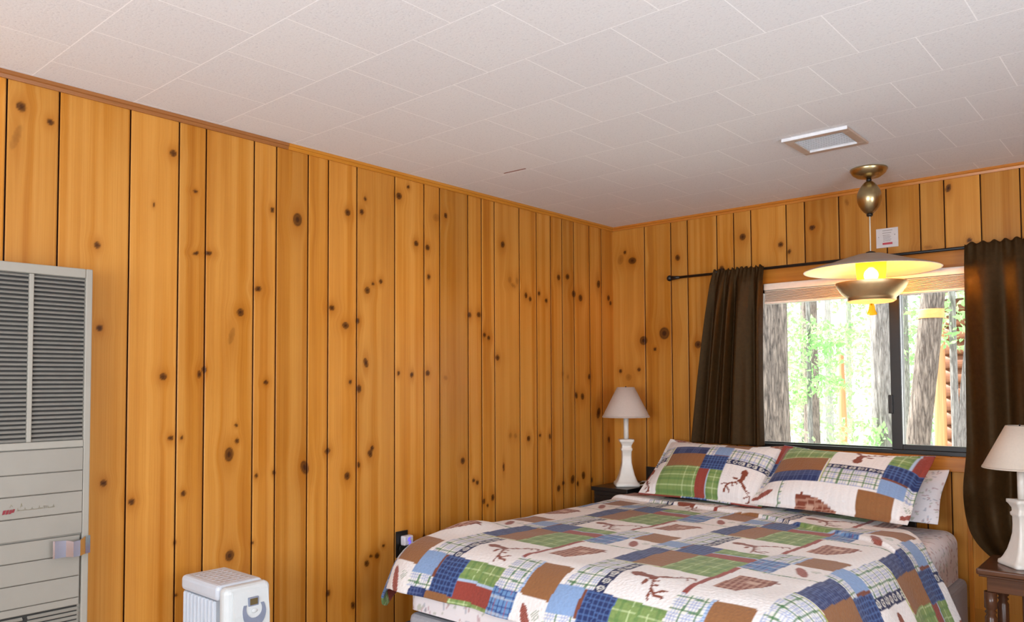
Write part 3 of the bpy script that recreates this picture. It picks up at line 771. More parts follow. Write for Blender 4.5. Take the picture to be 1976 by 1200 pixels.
# ================================================================= BEDSIDE FURNITURE AND LAMPS
ns = thing('nightstand', 'black nightstand in the corner under the left bedside lamp', 'nightstand', (-2.482, 3.845, 0))
b = MB(); b.box(-.123, .117, -.190, .185, .712, .735, .003); b.build('tabletop', M_black, ns)
b = MB(); b.box(-.115, .110, -.175, .182, .10, .7115, .002); b.build('cabinet', M_black, ns)
for z0, z1 in ((.44, .69), (.15, .42)):
    b = MB(); b.box(-.105, .100, -.187, -.176, z0, z1, .003); d = b.build('drawer', M_black, ns)
    b = MB(); b.ball((0, -.197, (z0 + z1) / 2), .014); b.build('knob', M_rod, d)
for sx in (-1, 1):
    for sy in (-1, 1):
        b = MB(); b.box(sx * .09 - .018, sx * .09 + .018, sy * .155 - .018 + .003, sy * .155 + .018 + .003, 0, .0995, .002); b.build('leg', M_black, ns)

st = thing('side_table', 'dark walnut side table with turned legs under the right lamp', 'side table', (-0.40, 3.465, 0.012))
b = MB(); b.box(-.235, .235, -.155, .150, .598, .620, .006, 3); b.box(-.228, .228, -.149, .145, .590, .5975, .003); b.build('tabletop', M_dark, st)
b = MB(); b.box(-.205, .205, -.128, -.112, .535, .5895, .002); b.box(-.205, .205, .112, .128, .535, .5895, .002)
b.box(-.205, -.190, -.1115, .1115, .535, .5895, .002); b.box(.190, .205, -.1115, .1115, .535, .5895, .002); b.build('apron', M_dark, st)
for sx in (-1, 1):
    for sy in (-1, 1):
        b = MB(); b.lathe([(.013, -.012), (.016, .03), (.020, .25), (.020, .44), (.014, .452), (.020, .460), (.014, .468), (.021, .476), (.021, .5345)], sx * .196, sy * .119, 20); b.build('leg', M_darkv, st)
for k in range(3):
    x = -.11 + k * .11
    b = MB(); b.box(x - .022, x + .022, .116, .124, .15, .5345, .002); b.build('back_slat', M_darkv, st)
b = MB(); b.box(-.19, .19, -.115, .126, .130, .1495, .003); b.build('shelf', M_dark, st)

M_ceramic = simple('white_ceramic', (0.74, 0.70, 0.64), 0.28, noise=0.03)
M_shade = translucent('pinkish_linen_shade', (0.70, 0.60, 0.53), (0.6, 0.48, 0.38), 0.25)
M_shade2 = translucent('cream_linen_shade', (0.76, 0.66, 0.56), (0.66, 0.55, 0.42), 0.25)
def table_lamp(label, loc, shade, rz):
    L = thing('table_lamp', label, 'lamp', loc, rz, 'white ceramic bedside lamps')
    b = MB()
    b.lathe([(.066, 0), (.068, .006), (.066, .018), (.060, .022), (.054, .032), (.042, .062), (.033, .100), (.0275, .130), (.026, .165), (.0265, .195), (.031, .201), (.032, .211), (.027, .217), (.0275, .230), (.036, .246), (.041, .252), (.041, .263), (.018, .265)], n=48, square=True)
    b.build('ceramic_base', M_ceramic, L)
    b = MB(); b.tube([(0, 0, .2655), (0, 0, .385)], .0145, 16); b.build('candle_tube', M_ceramic, L)
    b = MB(); b.tube([(0, 0, .3855), (0, 0, .43)], .012, 12); b.tube([(0, 0, .43), (0, 0, .565)], .003, 8)
    for k in range(3):
        a = 2 * PI * k / 3; b.tube([(0, 0, .556), (.044 * math.cos(a), .044 * math.sin(a), .556)], .0018, 6)
    b.build('socket_and_spider', M_rod, L)
    b = MB(); n = 64
    b.lathe([(.1335, .389), (.1345, .391), (.0495, .559), (.0485, .559), (.1335, .389)], n=n, cap=False); sh = b.build('lamp_shade', shade, L)
    b = MB(); b.lathe([(.1340, .3875), (.1357, .3885), (.1340, .395), (.1330, .394), (.1340, .3875)], n=n, cap=False); b.build('shade_hem', shade, sh)
    return L
l1 = table_lamp('white ceramic lamp with pinkish cone shade on the black nightstand in the corner', (-2.462, 3.800, .7355), M_shade, math.radians(40))
b = MB(); b.tube([(.045, -.05, .006), (.085, -.060, .012), (.115, -.035, .030), (.090, .01, .022), (.075, .06, .003)], .0025, 8); b.build('cord', M_cord, l1)
l2 = table_lamp('white ceramic lamp with cream cone shade on the walnut table at the right edge', (-0.505, 3.455, .6325), M_shade2, math.radians(40))

l2.scale = (.94, .94, .93)
# ================================================================= BED
CREAM, BROWN, NAVY, GREEN, RED, LTB = [np.array(lin(c)) for c in ((230, 226, 224), (143, 98, 62), (42, 55, 100), (126, 150, 88), (146, 66, 56), (130, 157, 196))]
LIME, WHT, DKG, MOT, PAI = [np.array(lin(c)) for c in ((170, 180, 95), (228, 226, 218), (62, 112, 62), (128, 68, 50), (34, 40, 78))]
BLUEP, DKB = np.array(lin((104, 142, 188))), np.array(lin((40, 58, 120)))

def seg_d(u, v, pts):
    d = np.full(u.shape, 1e9)
    for (x0, y0), (x1, y1) in zip(pts[:-1], pts[1:]):
        dx, dy = x1 - x0, y1 - y0
        k = np.clip(((u - x0) * dx + (v - y0) * dy) / (dx * dx + dy * dy), 0, 1)
        d = np.minimum(d, np.hypot(u - x0 - k * dx, v - y0 - k * dy))
    return d

def quilt_colour(u, v, dim=1.0):
    """patchwork of one 66 x 66 cm repeat; u along the bed's width, v along its length (cm)"""
    U = np.mod(u, 66.0); V = np.mod(v, 66.0)
    C = np.empty(U.shape + (3,)); C[:] = CREAM
    def R(a, b, c, d): return (U >= a) & (U < b) & (V >= c) & (V < d)
    def put(m, col): C[m] = col if getattr(col, 'ndim', 1) == 1 else col[m]
    def stripe(x, per, w_, off=0.0): return np.mod(x - off, per) < w_
    def blend(m, col, k): C[m] = C[m] * (1 - k) + col * k
    # solids and plaids
    def plaid_green(m, per=5.0):
        put(m, WHT)
        for w_, off, k in ((.5, .9, .45), (.5, 1.9, .55), (.5, 2.9, .45)):
            blend(m & stripe(U, per, w_, off), np.array(lin((120, 140, 195))), k); blend(m & stripe(V, per, w_, off), np.array(lin((120, 140, 195))), k)
        blend(m & stripe(U, per, .62, 4.2), DKG, .85); blend(m & stripe(V, per, .62, 4.2), DKG, .85)
    put(R(0, 2, 0, 34), RED)
    plaid_green(R(2, 27, 33.4, 35)); 
    plaid_green(R(27, 38, 0, 16.5) | R(27, 38, 58, 66)); plaid_green(R(0, 11, 51, 66)); plaid_green(R(25, 36, 43, 48))
    put(R(11, 12, 51, 66), np.array(lin((176, 196, 222)))); put(R(11, 12, 51, 66) & stripe(V, 1.2, .6), LTB)
    m = R(38, 42, 0, 16.5) | R(38, 42, 58, 66); put(m, PAI)
    ring = np.abs(np.hypot((U - 40) / 1.0, np.mod(V, 3.6) - 1.8) - 1.05); put(m & (ring < .28), WHT * .8); put(m & (np.hypot(U - 40, np.mod(V, 3.6) - 1.8) < .4), WHT * .7)
    put(R(27, 47, 16.5, 17.6), LIME); put(R(27, 47, 17.2, 17.6), CREAM)
    m = R(27, 35, 17.6, 43); put(m, NAVY); blend(m & stripe(U, 1.4, .35), np.array(lin((95, 110, 150))), .5); blend(m & stripe(V, 1.4, .35), np.array(lin((95, 110, 150))), .5)
    put(R(35, 47, 17.6, 43), BROWN)
    m = R(47, 66, 16.5, 42.5) | R(48, 66, 50, 58); put(m, GREEN)
    blend(m & stripe(V, 6.5, .45, 2), np.array(lin((200, 215, 165))), .6); blend(m & stripe(U, 6.5, .45, 2), np.array(lin((200, 215, 165))), .6); blend(m & stripe(U, 6.5, 1.3, 4.6), DKG, .35); blend(m & stripe(V, 6.5, 1.0, 4.8), DKG, .25)
    put(R(47, 66, 42.5, 49), RED); put(R(47, 66, 49, 50), np.array(lin((170, 190, 215))))
    m = R(36, 48, 43, 58); put(m, NAVY); blend(m & stripe(U, 1.9, .5), np.array(lin((88, 118, 170))), .55); blend(m & stripe(V, 1.9, .5), np.array(lin((88, 118, 170))), .55)
    put(R(35, 36.2, 48, 58), np.array(lin((120, 70, 55))))
    put(R(25, 35, 48, 58), LTB)
    m = R(0, 11, 35, 51); put(m, BLUEP)
    for off in (1.0, 4.6): blend(m & stripe(U, 5.5, .55, off), DKB, .75); blend(m & stripe(V, 5.5, .55, off), DKB, .7)
    blend(m & stripe(U, 5.5, .4, 2.8), np.array(lin((150, 70, 90))), .6); blend(m & stripe(V, 5.5, .8, 3.4), WHT, .35)
    put(R(12, 25, 51, 66), BROWN)
    # stag head, muzzle to low u, antlers spreading to high u
    Vd = np.mod(V + 33, 66) - 33
    Vm = (Vd - 4.2) / 1.42 + 8.6
    dm = (np.hypot((U - 47.0) / 2.7, (Vm - 9.2) / 1.45) < 1) | (np.hypot((U - 50.6) / 2.8, (Vm - 9.0) / 1.0) < 1) | (np.hypot((U - 53.4) / 1.5, (Vm - 8.6) / 1.15) < 1)
    for pts, w_ in (([(53.5, 9.2), (56.5, 9.9), (59.5, 11.6), (62.0, 13.4), (64.0, 13.6), (65.2, 12.2)], .36), ([(54.4, 9.2), (56.2, 10.8), (57.6, 11.0)], .36), ([(61.4, 13.2), (63.0, 11.4)], .28), ([(58.6, 11.2), (59.6, 13.2)], .28),
                    ([(53.8, 7.9), (55.2, 6.2), (56.4, 4.2), (58.6, 2.9), (61.8, 2.6)], .38), ([(55.6, 5.6), (57.6, 5.8)], .32), ([(58.2, 3.1), (60.4, 4.6), (61.8, 4.8)], .32), ([(56.6, 3.9), (57.0, 1.9), (57.6, 1.2)], .32), ([(54.4, 7.0), (56.4, 7.6)], .30)):
        dm |= seg_d(U, Vm, pts) < w_
    dm |= np.hypot((U - 52.2) / .8, (Vm - 6.3) / 1.2) < 1
    put(dm & (U > 42) & (Vd > -8) & (Vd < 16.5), MOT)
    # log cabin motif
    m = R(5.5, 18, 8, 26) & (U < 13.5 + (V - 8) * .5) & (U < 18.4 - np.abs(V - 17) * .12)
    put(m, np.array(lin((176, 132, 112)))); put(m & (stripe(U + .15 * V, 2.0, 1.15) & ~stripe(V, 3.4, .5)), MOT)
    put(R(17.2, 18.4, 19, 26), MOT); put(R(18.4, 20, 23, 24.2), MOT); put(R(11, 15, 18, 21.5), np.array(lin((196, 160, 140))))
    # fir cone
    e = np.hypot((U - 18 + (V - 43) * .55) / 2.0, (V - 43) / 5.2)
    m = (e < 1) & R(11, 25, 35, 51); put(m, np.array(lin((158, 92, 84)))); put(m & stripe(U + V, 1.3, .5), MOT)
    blend((np.hypot((U - 21.5) / 1.6, (V - 46) / 1.8) < 1) & stripe(U - V, .9, .4), DKG, .6)
    # woven mottling
    mott = 1 + .05 * np.sin(u * 9.1 + 2 * np.sin(v * 3.3)) * np.sin(v * 8.3)
    return np.clip(C * mott[..., None] * dim, 0, 1)

t = NT('patchwork_cotton')
at = t.attr('pat').outputs['Color']
vor = t.n('ShaderNodeTexVoronoi'); t.lk(t.obj(), vor.inputs['Vector']); vor.inputs['Scale'].default_value = 95
wv = t.noise(t.obj(), 1100, 2)
hmix = t.math('ADD', t.math('MULTIPLY', vor.outputs['Distance'], 1.0), t.math('MULTIPLY', wv, .12))
t.pr(at, 0.88, 0, t.bump(hmix, .34, .006), .15, **{'Sheen Weight': .15})
M_quilt = t.m

def printed_sheet_colour(u, v):
    """white cotton with small scattered woodland prints (cm)"""
    C = np.empty(u.shape + (3,)); C[:] = np.array(lin((226, 220, 222)))
    rs = np.random.default_rng(5)
    cols = [np.array(lin(c)) for c in ((150, 70, 62), (120, 130, 150), (140, 150, 120), (165, 110, 120))]
    for k in range(150):
        cu, cv = rs.uniform(0, 40, 2); a = rs.uniform(0, PI); l, w_ = rs.uniform(.6, 1.8), rs.uniform(.22, .5)
        du = np.mod(u - cu + 20, 40) - 20; dv = np.mod(v - cv + 20, 40) - 20
        p = du * math.cos(a) + dv * math.sin(a); q_ = -du * math.sin(a) + dv * math.cos(a)
        m = (np.abs(p) < l) & (np.abs(q_ - .3 * np.sin(p * 3)) < w_); C[m] = C[m] * .45 + cols[k % 4] * .55
    return C

t = NT('printed_white_cotton')
t.pr(t.attr('pat').outputs['Color'], 0.85, 0, t.bump(t.noise(t.obj(), 30, 4), .25, .01), .15)
M_sheet = t.m

BX0, BX1, BY0, BY1 = -2.285, -0.818, 2.002, 3.960
M_tick = simple('grey_ticking', (0.34, 0.34, 0.37), 0.8, noise=.08, scale=200)
# bed base
bd = thing('bed', 'queen bed base with grey box spring and a low black headboard below the window', 'bed', ((BX0 + BX1) / 2, BY1, 0))
cx_ = (BX0 + BX1) / 2
b = MB(); b.box(-.772, .54, .064, .082, .30, .962, .004); b.build('headboard', M_headb, bd)
for x in (-.772, .495):
    b = MB(); b.box(x, x + .045, .050, .084, 0, .2995, .003); b.build('headboard_post', M_headb, bd)
b = MB(); b.box(BX0 - cx_ - .005, BX1 - cx_ + .03, BY0 - BY1 + .004, -.01, .19, .450, .025, 3); bs = b.build('box_spring', M_tick, bd)
M_guard = simple('dark_grey_guard', (0.10, 0.10, 0.115), .6)
for sx in (-1, 1):
    b = MB(); b.box(sx * .735 - .06, sx * .735 + .06, BY0 - BY1 - .001, BY0 - BY1 + .09, .20, .40, .012); b.build('corner_guard', M_guard, bs)
b = MB(); b.box(-.66, -.55, BY0 - BY1 + .001, BY0 - BY1 + .0038, .37, .41, .0005); b.build('sewn_label', simple('cream_label', (0.6, 0.55, 0.45), .7), bs)
for sx in (-1, 1):
    b = MB(); b.box(sx * .74 - .018, sx * .74 + .018, BY0 - BY1 + .02, -.06, .150, .1895, .002); b.build('side_rail', M_rod, bd)
    for y in (BY0 - BY1 + .08, -.12):
        b = MB(); b.tube([(sx * .74, y, 0), (sx * .74, y, .1495)], .016, 14); b.build('leg', M_rod, bd)

# mattress with fitted printed sheet
def soft_box(name, x0, x1, y0, y1, z0, z1, r, mat, step, colfn, parent=None, sag=0.0):
    """closed soft slab; one wrapped grid over the top and sides"""
    lx = x1 - x0; ly = y1 - y0; H = z1 - z0 + .068
    nu = int((lx + 2 * H) / step); nv = int((ly + 2 * H) / step)
    U = np.linspace(-H, lx + H, nu)[:, None] + 0 * np.zeros((1, nv)); V = np.linspace(-H, ly + H, nv)[None, :] + 0 * U
    ex = np.maximum(0, np.maximum(-U, U - lx)); ey = np.maximum(0, np.maximum(-V, V - ly))
    e = np.maximum(ex, ey)
    def prof(e):
        a = np.clip(e / r, 0, PI / 2)
        return r * np.sin(a) - r, -(r * (1 - np.cos(a))) - np.maximum(0, e - r * PI / 2)
    X = np.clip(U, 0, lx); Y = np.clip(V, 0, ly)
    Xi = x0 + r + X / lx * (lx - 2 * r); Yi = y0 + r + Y / ly * (ly - 2 * r)
    hx_ = np.where(U < 0, -1, np.where(U > lx, 1, 0)); hy_ = np.where(V < 0, -1, np.where(V > ly, 1, 0))
    nn = np.hypot(ex, ey) + 1e-9
    rf = np.where(V < ly * .5, .150, r)                       # well worn, rounder foot end
    wy = (ey / nn) ** 2
    Yi = y0 + .150 + Y / ly * (ly - .150 - r)
    rr_ = rf * wy + r * (1 - wy)
    a_ = np.clip(e / rr_, 0, PI / 2)
    h = rr_ * np.sin(a_); dz = -(rr_ * (1 - np.cos(a_))) - np.maximum(0, e - rr_ * PI / 2)
    Px = Xi + hx_ * h * ex / np.maximum(nn, 1e-9) * np.where(e > 0, 1, 0)
    Py = Yi + hy_ * h * ey / np.maximum(nn, 1e-9) * np.where(e > 0, 1, 0)
    Pz = np.maximum(z1 + dz, z0)
    P = np.stack([Px, Py, Pz], -1)
    o = grid_obj(name, P, mat, parent, col=colfn(U * 100, V * 100))
    return o
b_ = soft_box('mattress', BX0, BX1, BY0, BY1, .4505, .655, .055, M_sheet, .008, printed_sheet_colour)
tag(b_, 'mattress in a white printed fitted sheet showing beside the pillows', 'mattress')

# quilt
QX0, QX1, QY0, QY1 = -2.355, -0.925, 2.200, 3.710
QTOP = .702
def quilt():
    step = .005
    over_l, over_r, over_f = .24, .50, .285
    a = np.arange(-over_l, (QX1 - QX0) + over_r, step); bb_ = np.arange(-over_f, (QY1 - QY0), step)
    A, B = np.meshgrid(a, bb_, indexing='ij')
    lx = QX1 - QX0
    ex = np.where(A < 0, A, np.where(A > lx, A - lx, 0.0)); ey = np.where(B < 0, B, 0.0)
    e = np.hypot(ex, ey)
    wf = (ey / np.maximum(e, 1e-9)) ** 2; side = np.where(ex > 0, 1.0, 0.0)
    r = .20 * wf + (1 - wf) * np.where(side > 0, .11, .075)
    tilt = np.radians(66.0 * wf + (1 - wf) * np.where(side > 0, 67.0, 82.0))
    ang = np.minimum(e / r, tilt)
    h = r * np.sin(ang); d = r * (1 - np.cos(ang))
    rest = np.maximum(0, e - r * tilt)
    h = h + rest * np.cos(tilt); d = d + rest * np.sin(tilt)
    dx = ex / np.maximum(e, 1e-9); dy = ey / np.maximum(e, 1e-9)
    X = QX0 + np.clip(A, 0, lx) + dx * h; Y = QY0 + np.clip(B, 0, None) + dy * h; Zq = QTOP - d
    # soft unevenness, folds of the drapes, the hump by the left edge and the tuck near the pillows
    top = np.exp(-(e / .10) ** 2)
    Zq = Zq + top * (.006 * wob(A, B, 7.0, 0) + .0025 * wob(A, B, 34.0, 9))
    Zq = Zq + .030 * np.exp(-((A - .0) / .10) ** 2 - ((B - .20) / .13) ** 2)
    fold = np.clip(e / .25, 0, 1)
    along = np.where(np.abs(ex) > np.abs(ey), B, A)
    disp = fold * (.010 * (1 + np.sin(along * 11.0 + .6)) + .005 * (1 + np.sin(along * 27.0)))
    X = X + dx * disp; Y = Y + dy * disp
    line = 1.36 - .26 * (np.clip(A, 0, None) / lx) ** 1.5 - .34 * np.clip(A / lx - .62, 0, 1)
    k = np.clip((B - line) / .010, 0, 1)
    Zq = Zq + top * .016 * k * np.exp(-np.maximum(0, B - line) / .35)
    s = np.clip(ex / .45, 0, 1)
    Y = Y - s * .03 * np.clip((B - .8) / .8, 0, 1)
    P = np.stack([X, Y, Zq], -1)
    qx, qy = A + QX0, B + QY0                                  # the quilt lies slightly askew
    u = (qx + 1.840 - .055 * (qy - 2.30)) * 100; v = (qy - 2.125 + .045 * (qx + 1.061)) * 100
    # head end slants down at the right-hand side; the left drape stops short of the nightstand
    keep = ~((A > lx - .06) & (B > 1.37 - np.minimum(A - lx + .06, .18) * .95)) & ~((A < .0) & (Y > 3.60)) & ~((A < 0) & (B < 0) & (e > .36))
    keep = keep[:-1, :-1]
    o = grid_obj('quilt', P, M_quilt, col=quilt_colour(u, v), keep=keep)
    md = o.modifiers.new('thick', 'SOLIDIFY'); md.thickness = .010; md.offset = -1
    return tag(o, 'patchwork quilt with stags, cabins and plaid squares spread over the bed', 'quilt')
quilt()

def pillow(name, label, cat, wd, ht, th, loc, tilt, rz, roll, mat, colfn, group=None, flange=0.0, p=2.6, step=.0055, sag=.02, seed=0):
    nu, nv = int(wd / step), int(ht / step)
    u = np.linspace(-1, 1, nu)[:, None]; v = np.linspace(-1, 1, nv)[None, :]
    U, V = u + 0 * v, v + 0 * u
    fx_, fy_ = flange / (wd / 2), flange / (ht / 2)
    ui = np.clip(np.abs(U) / (1 - fx_), 0, 1); vi = np.clip(np.abs(V) / (1 - fy_), 0, 1)
    T = ((1 - ui ** p) * (1 - vi ** p)) ** .55
    x = U * wd / 2 * (1 - .05 * (1 - np.abs(V)) * 0 - .035 * np.cos(V * PI / 2) ** 2 * np.abs(U))
    y = V * ht / 2 * (1 - .05 * np.cos(U * PI / 2) ** 2 * np.abs(V))
    zf = th / 2 * T + .0018 + .006 * wob(x * 1.0, y * 1.0, 13, seed) * T + .004 * wob(x, y, 31, seed + 4) * (.3 + T) * .6
    y = y - sag * (1 - U ** 2) * (V > 0) * V
    front = np.stack([x, y, zf], -1); back = np.stack([x, y, -th / 2 * T * .8 - .0018], -1)[:, ::-1]
    rim_col = colfn(U, V)
    P = np.concatenate([front, back], 1); C = np.concatenate([rim_col, rim_col[:, ::-1]], 1)
    o = grid_obj(name, P, mat, col=C)
    M4 = Matrix.Translation(loc) @ Matrix.Rotation(rz, 4, 'Z') @ Matrix.Rotation(tilt, 4, 'X') @ Matrix.Rotation(roll, 4, 'Z')
    o.matrix_world = M4
    return tag(o, label, cat, group)

pillow('pillow', 'patchwork pillow sham on the left of the headboard with a stag at its lower corner', 'pillow', .68, .44, .16, (-1.918, 3.770, .860), math.radians(38), 0.02, -.02,
       M_quilt, lambda U, V: quilt_colour(40 - V * 27, 45 + U * 40), 'patchwork pillows', flange=.022, seed=3)
pillow('pillow', 'patchwork pillow sham on the right with a dark red upper corner', 'pillow', .71, .44, .16, (-1.258, 3.730, .862), math.radians(36), -.05, -.03,
       M_quilt, lambda U, V: quilt_colour(39 + V * 27, 13 - U * 34.5), 'patchwork pillows', flange=.022, seed=12)
pw = pillow('pillow', 'white printed pillow sticking out behind the right patchwork pillow', 'pillow', .62, .31, .110, (-1.170, 3.886, .806), math.radians(44), -.04, 0.02,
       M_sheet, lambda U, V: printed_sheet_colour(U * 33, V * 23), flange=.003, p=2.1, seed=20)

# ================================================================= OUTSIDE
GZ = -0.35
t = NT('sunlit_gravel')
f = t.noise(t.obj(), 1.2, 6, .65)
t.pr(t.ramp(f, [(.35, (.62, .60, .50)), (.65, (.80, .80, .76))]), .95, 0, t.bump(t.noise(t.obj(), 30, 4), .4, .03), .1)
b = MB(); b.box(-60, 40, YB + .35, 90, GZ - .2, GZ); tag(b.build('ground', t.m), 'pale sunlit forest ground outside the window', 'ground', kind='structure')

def bark(name, c0, c1):
    t = NT(name)
    sep = t.n('ShaderNodeSeparateXYZ'); t.lk(t.obj(), sep.inputs[0])
    v = t.comb(t.math('MULTIPLY', sep.outputs[0], 32), t.math('MULTIPLY', sep.outputs[1], 32), t.math('MULTIPLY', sep.outputs[2], 4.5))
    vo = t.n('ShaderNodeTexVoronoi', feature='DISTANCE_TO_EDGE'); t.lk(v, vo.inputs['Vector']); vo.inputs['Scale'].default_value = 1.0
    n2 = t.noise(v, 1.6, 6, .7, 1.2)
    h = t.math('ADD', t.math('MULTIPLY', t.math('MINIMUM', t.math('MULTIPLY', vo.outputs['Distance'], 2.2), 1.0), .30), t.math('MULTIPLY', n2, .95))
    t.pr(t.ramp(h, [(.36, c0), (.80, c1)]), .95, 0, t.bump(h, .8, .03), .1)
    return t.m
M_bark = bark('grey_pine_bark', (0.055, 0.048, 0.046), (0.30, 0.25, 0.22))
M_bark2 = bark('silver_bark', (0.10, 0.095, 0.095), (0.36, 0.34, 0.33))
M_bark3 = bark('pale_hazy_bark', (0.26, 0.25, 0.24), (0.50, 0.48, 0.46))  # far trunks kept pale, distance haze put into the bark colour
t = NT('sunlit_leaf')
f = t.noise(t.obj(), 3, 3)
d = t.n('ShaderNodeBsdfDiffuse'); t.set(d.inputs[0], t.ramp(f, [(.3, (.15, .30, .12)), (.7, (.28, .46, .20))]))
l = t.n('ShaderNodeBsdfTranslucent'); l.inputs[0].default_value = (.36, .62, .27, 1)
m = t.n('ShaderNodeMixShader'); m.inputs[0].default_value = .45; t.lk(d.outputs[0], m.inputs[1]); t.lk(l.outputs[0], m.inputs[2]); t.lk(m.outputs[0], t.out.inputs[0])
M_leaf = t.m

def trunk_mesh(name, r0, r1, h, lean, mat, parent, seed=0, rough=.05):
    nu, nv = 64, 140
    a = np.linspace(0, 2 * PI, nu)[:, None]; zz = np.linspace(0, 1, nv)[None, :]
    R_ = (r0 + (r1 - r0) * zz) * (1 + .25 * np.exp(-zz * h / .35)) + 0 * a
    rr = R_ * (1 + rough * (np.sin(a * 9 + 3 * np.sin(zz * h * 2.3 + seed)) * .6 + .5 * np.sin(a * 17 + zz * h * 5 + seed) + .5 * np.sin(a * 3 + zz * h * 1.1)))
    P = np.stack([rr * np.cos(a) + lean[0] * zz, rr * np.sin(a) + lean[1] * zz, h * zz + 0 * a], -1)
    return grid_obj(name, P, mat, parent)

def foliage_mesh(name, parent, blobs, n, size, seed):
    rs = np.random.default_rng(seed)
    V, Q = [], []
    for k in range(n):
        c, rad = blobs[rs.integers(len(blobs))]
        p = rs.normal(size=3); p = p / np.linalg.norm(p) * rs.uniform(.25, 1) ** .5
        p = np.array(c) + p * np.array(rad)
        d1 = rs.normal(size=3); d1 /= np.linalg.norm(d1); d2 = np.cross(d1, rs.normal(size=3)); d2 /= np.linalg.norm(d2) + 1e-9
        s = size * rs.uniform(.6, 1.3); i = len(V)
        V += [p - d1 * s, p + d2 * s * .45, p + d1 * s, p - d2 * s * .45]; Q.append((i, i + 1, i + 2, i + 3))
    me = bpy.data.meshes.new(name); me.from_pydata([tuple(v) for v in V], [], Q); me.materials.append(M_leaf)
    o = bpy.data.objects.new(name, me); COL.objects.link(o); o.parent = parent
    return o

def tree(label, loc, r0, r1, h, lean=(0, 0), mat=None, leaves=None, seed=0, group=None, band=False):
    e = thing('tree', label, 'tree', (loc[0], loc[1], GZ - .02), 0, group)
    tr_ = trunk_mesh('trunk', r0, r1, h, lean, mat or M_bark, e, seed)
    if leaves: foliage_mesh('foliage', e, leaves[0], leaves[1], leaves[2], seed + 50)
    return e
def at(ratio, Y): return (ratio * Y, Y)
TR = 'trees in the woods outside the window'
tree('furrowed grey pine trunk at the left edge of the window view', at(-.4235, 6.6), .150, .125, 6.5, (0.02, 0), M_bark, None, 1, TR)
tb = tree('thick leaning pine trunk behind the right window pane', at(-.2640, 8.0), .102, .088, 7.0, (.83, 0), M_bark, None, 2, TR)
tree('slim grey trunk at the right edge of the window view beside the cabin', at(-.2150, 8.0), .068, .055, 7.0, (.74, 0), M_bark2, None, 3, TR)
tree('pale grey trunk standing just left of the window mullion', at(-.2810, 9.0), .135, .12, 8.0, (-.02, 0), M_bark2, None, 4, TR)
tree('leafy young tree with bright foliage in the left window pane', at(-.372, 10.0), .035, .02, 4.5, (0, 0), M_bark2, ([((0, 0, 2.0), (.42, .5, .22)), ((-.2, 0, 2.35), (.38, .5, .2)), ((.1, .1, 1.65), (.34, .5, .16)), ((.25, 0, 2.25), (.3, .4, .2)), ((-.25, 0, 1.5), (.25, .4, .15))], 1300, .045), 5, TR)
tree('low bush of pale leaves under the left window pane', at(-.375, 8.6), .02, .012, .9, (0, 0), M_bark2, ([((-.3, 0, .8), (.55, .5, .40)), ((.25, 0, .6), (.5, .4, .3)), ((.55, 0, 1.05), (.3, .3, .3))], 750, .045), 6, TR)
tree('drooping leafy branch tree between the leaning trunk and the curtain', at(-.208, 9.5), .04, .03, 4.2, (0, 0), M_bark2, ([((.05, 0, 2.35), (.42, .4, .35)), ((0.1, 0, 3.3), (.4, .4, .35))], 650, .05), 7, TR)
tree('dark straight trunk deep in the woods behind the foliage', at(-.3700, 14.0), .13, .12, 9.0, (0, 0), M_bark, None, 8, TR)
rs = random.Random(21)
for k in range(13):
    rt = -.50 + k * .030 + rs.uniform(-.006, .006); Y = rs.uniform(16, 27); s = Y / 18
    lv = ([((rs.uniform(-.7, .7) * s, 0, rs.uniform(.6, 6.5) * s), (rs.uniform(.6, 1.1) * s, .8, rs.uniform(.4, .8) * s)) for _ in range(7)], 1050, .075 * s)
    tree('distant woodland tree washed out by sunlight beyond the window', at(rt, Y), rs.uniform(.06, .14), .05, 9.0, (rs.uniform(-.2, .2), 0), M_bark2 if k % 4 == 0 else M_bark3, lv, 30 + k, 'distant trees')

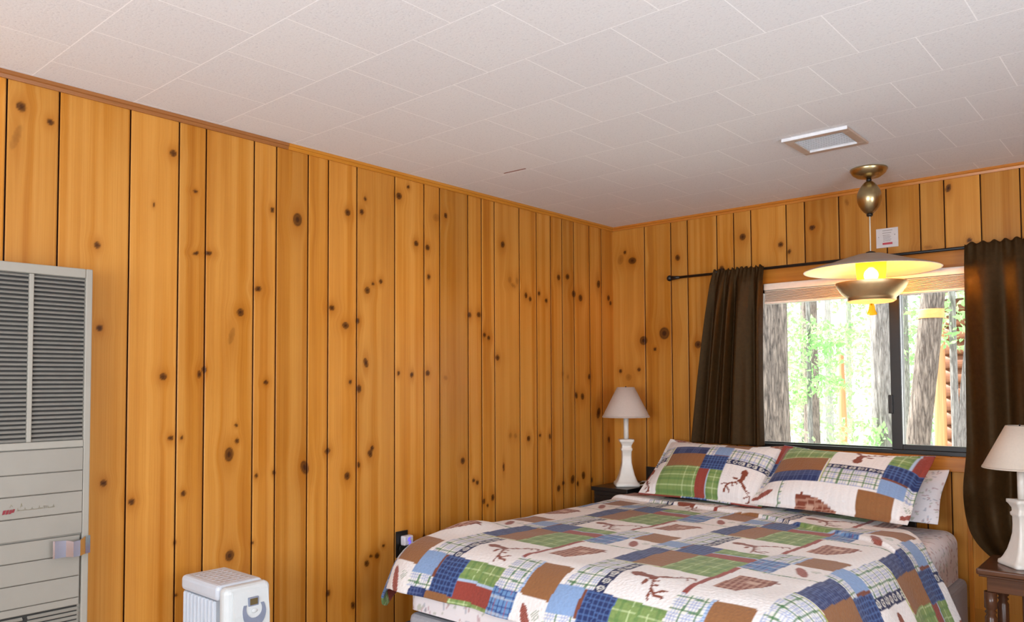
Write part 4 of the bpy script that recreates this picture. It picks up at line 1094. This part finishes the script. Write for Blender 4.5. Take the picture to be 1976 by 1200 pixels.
# yellow band painted round the leaning trunk
ba = thing('trunk_band', 'orange band wrapped round the thick leaning trunk outside', 'band', (-.2640 * 8.0, 8.0, GZ - .02))
M_band = simple('orange_strap', (0.58, 0.27, 0.08), .6)
nu = 64; a = np.linspace(0, 2 * PI, nu)[:, None]; zt = np.linspace(0, 1, 9)[None, :]
zh = 2.27 + .085 * zt; tt = zh / 7.0; rr = (.102 + (.088 - .102) * tt) * 1.10
P = np.stack([rr * np.cos(a) + .83 * tt, rr * np.sin(a), zh + 0 * a], -1)
bo = grid_obj('strap', P, M_band, ba); md = bo.modifiers.new('t', 'SOLIDIFY'); md.thickness = .006

# neighbouring cabin and porch posts
M_log = plain_pine('red_brown_logs', ((0.10, 0.035, 0.016), (0.20, 0.075, 0.035)), 0, .6)
M_post = plain_pine('orange_peeled_log', ((0.40, 0.17, 0.07), (0.55, 0.28, 0.13)), 2, .6)
ca = thing('log_cabin', 'red brown log cabin with porch seen behind the leaning trunk', 'cabin', (-.2175 * 12.5, 12.5, GZ))
b = MB()
for k in range(14): b.tube([(.0, 0, .14 + k * .20), (3.2, 0, .14 + k * .20)], .105, 12)
b.build('log_wall', M_log, ca)
b = MB(); b.box(.30, .95, -.13, -.09, .9, 1.9, .01); wf = b.build('cabin_window', simple('dark_cabin_window', (.05, .04, .035), .3), ca)
b = MB(); b.prism([(-1.3, 2.80), (1.5, 3.9), (1.5, 4.0), (-1.3, 2.90)], 'x', -.7, 3.4); b.build('roof', simple('brown_shingle', (.16, .10, .07), .9, noise=.3, scale=20), ca)
b = MB(); b.box(-.5, 3.3, -1.2, -.12, 0.0, .12, .01); b.build('porch_deck', M_log, ca)
b = MB(); b.tube([(.165, -1.05, .1205), (.165, -1.05, 2.86)], .075, 14); b.build('porch_post', M_post, ca)
po = thing('wooden_post', 'orange peeled wooden post among the leaves in the left window pane', 'post', (-.3325 * 11.5, 11.5, GZ))
b = MB(); b.tube([(0, 0, -.02), (.01, 0, 1.0), (-.01, 0, 2.05)], [.062, .058, .05], 14); b.build('post', M_post, po)
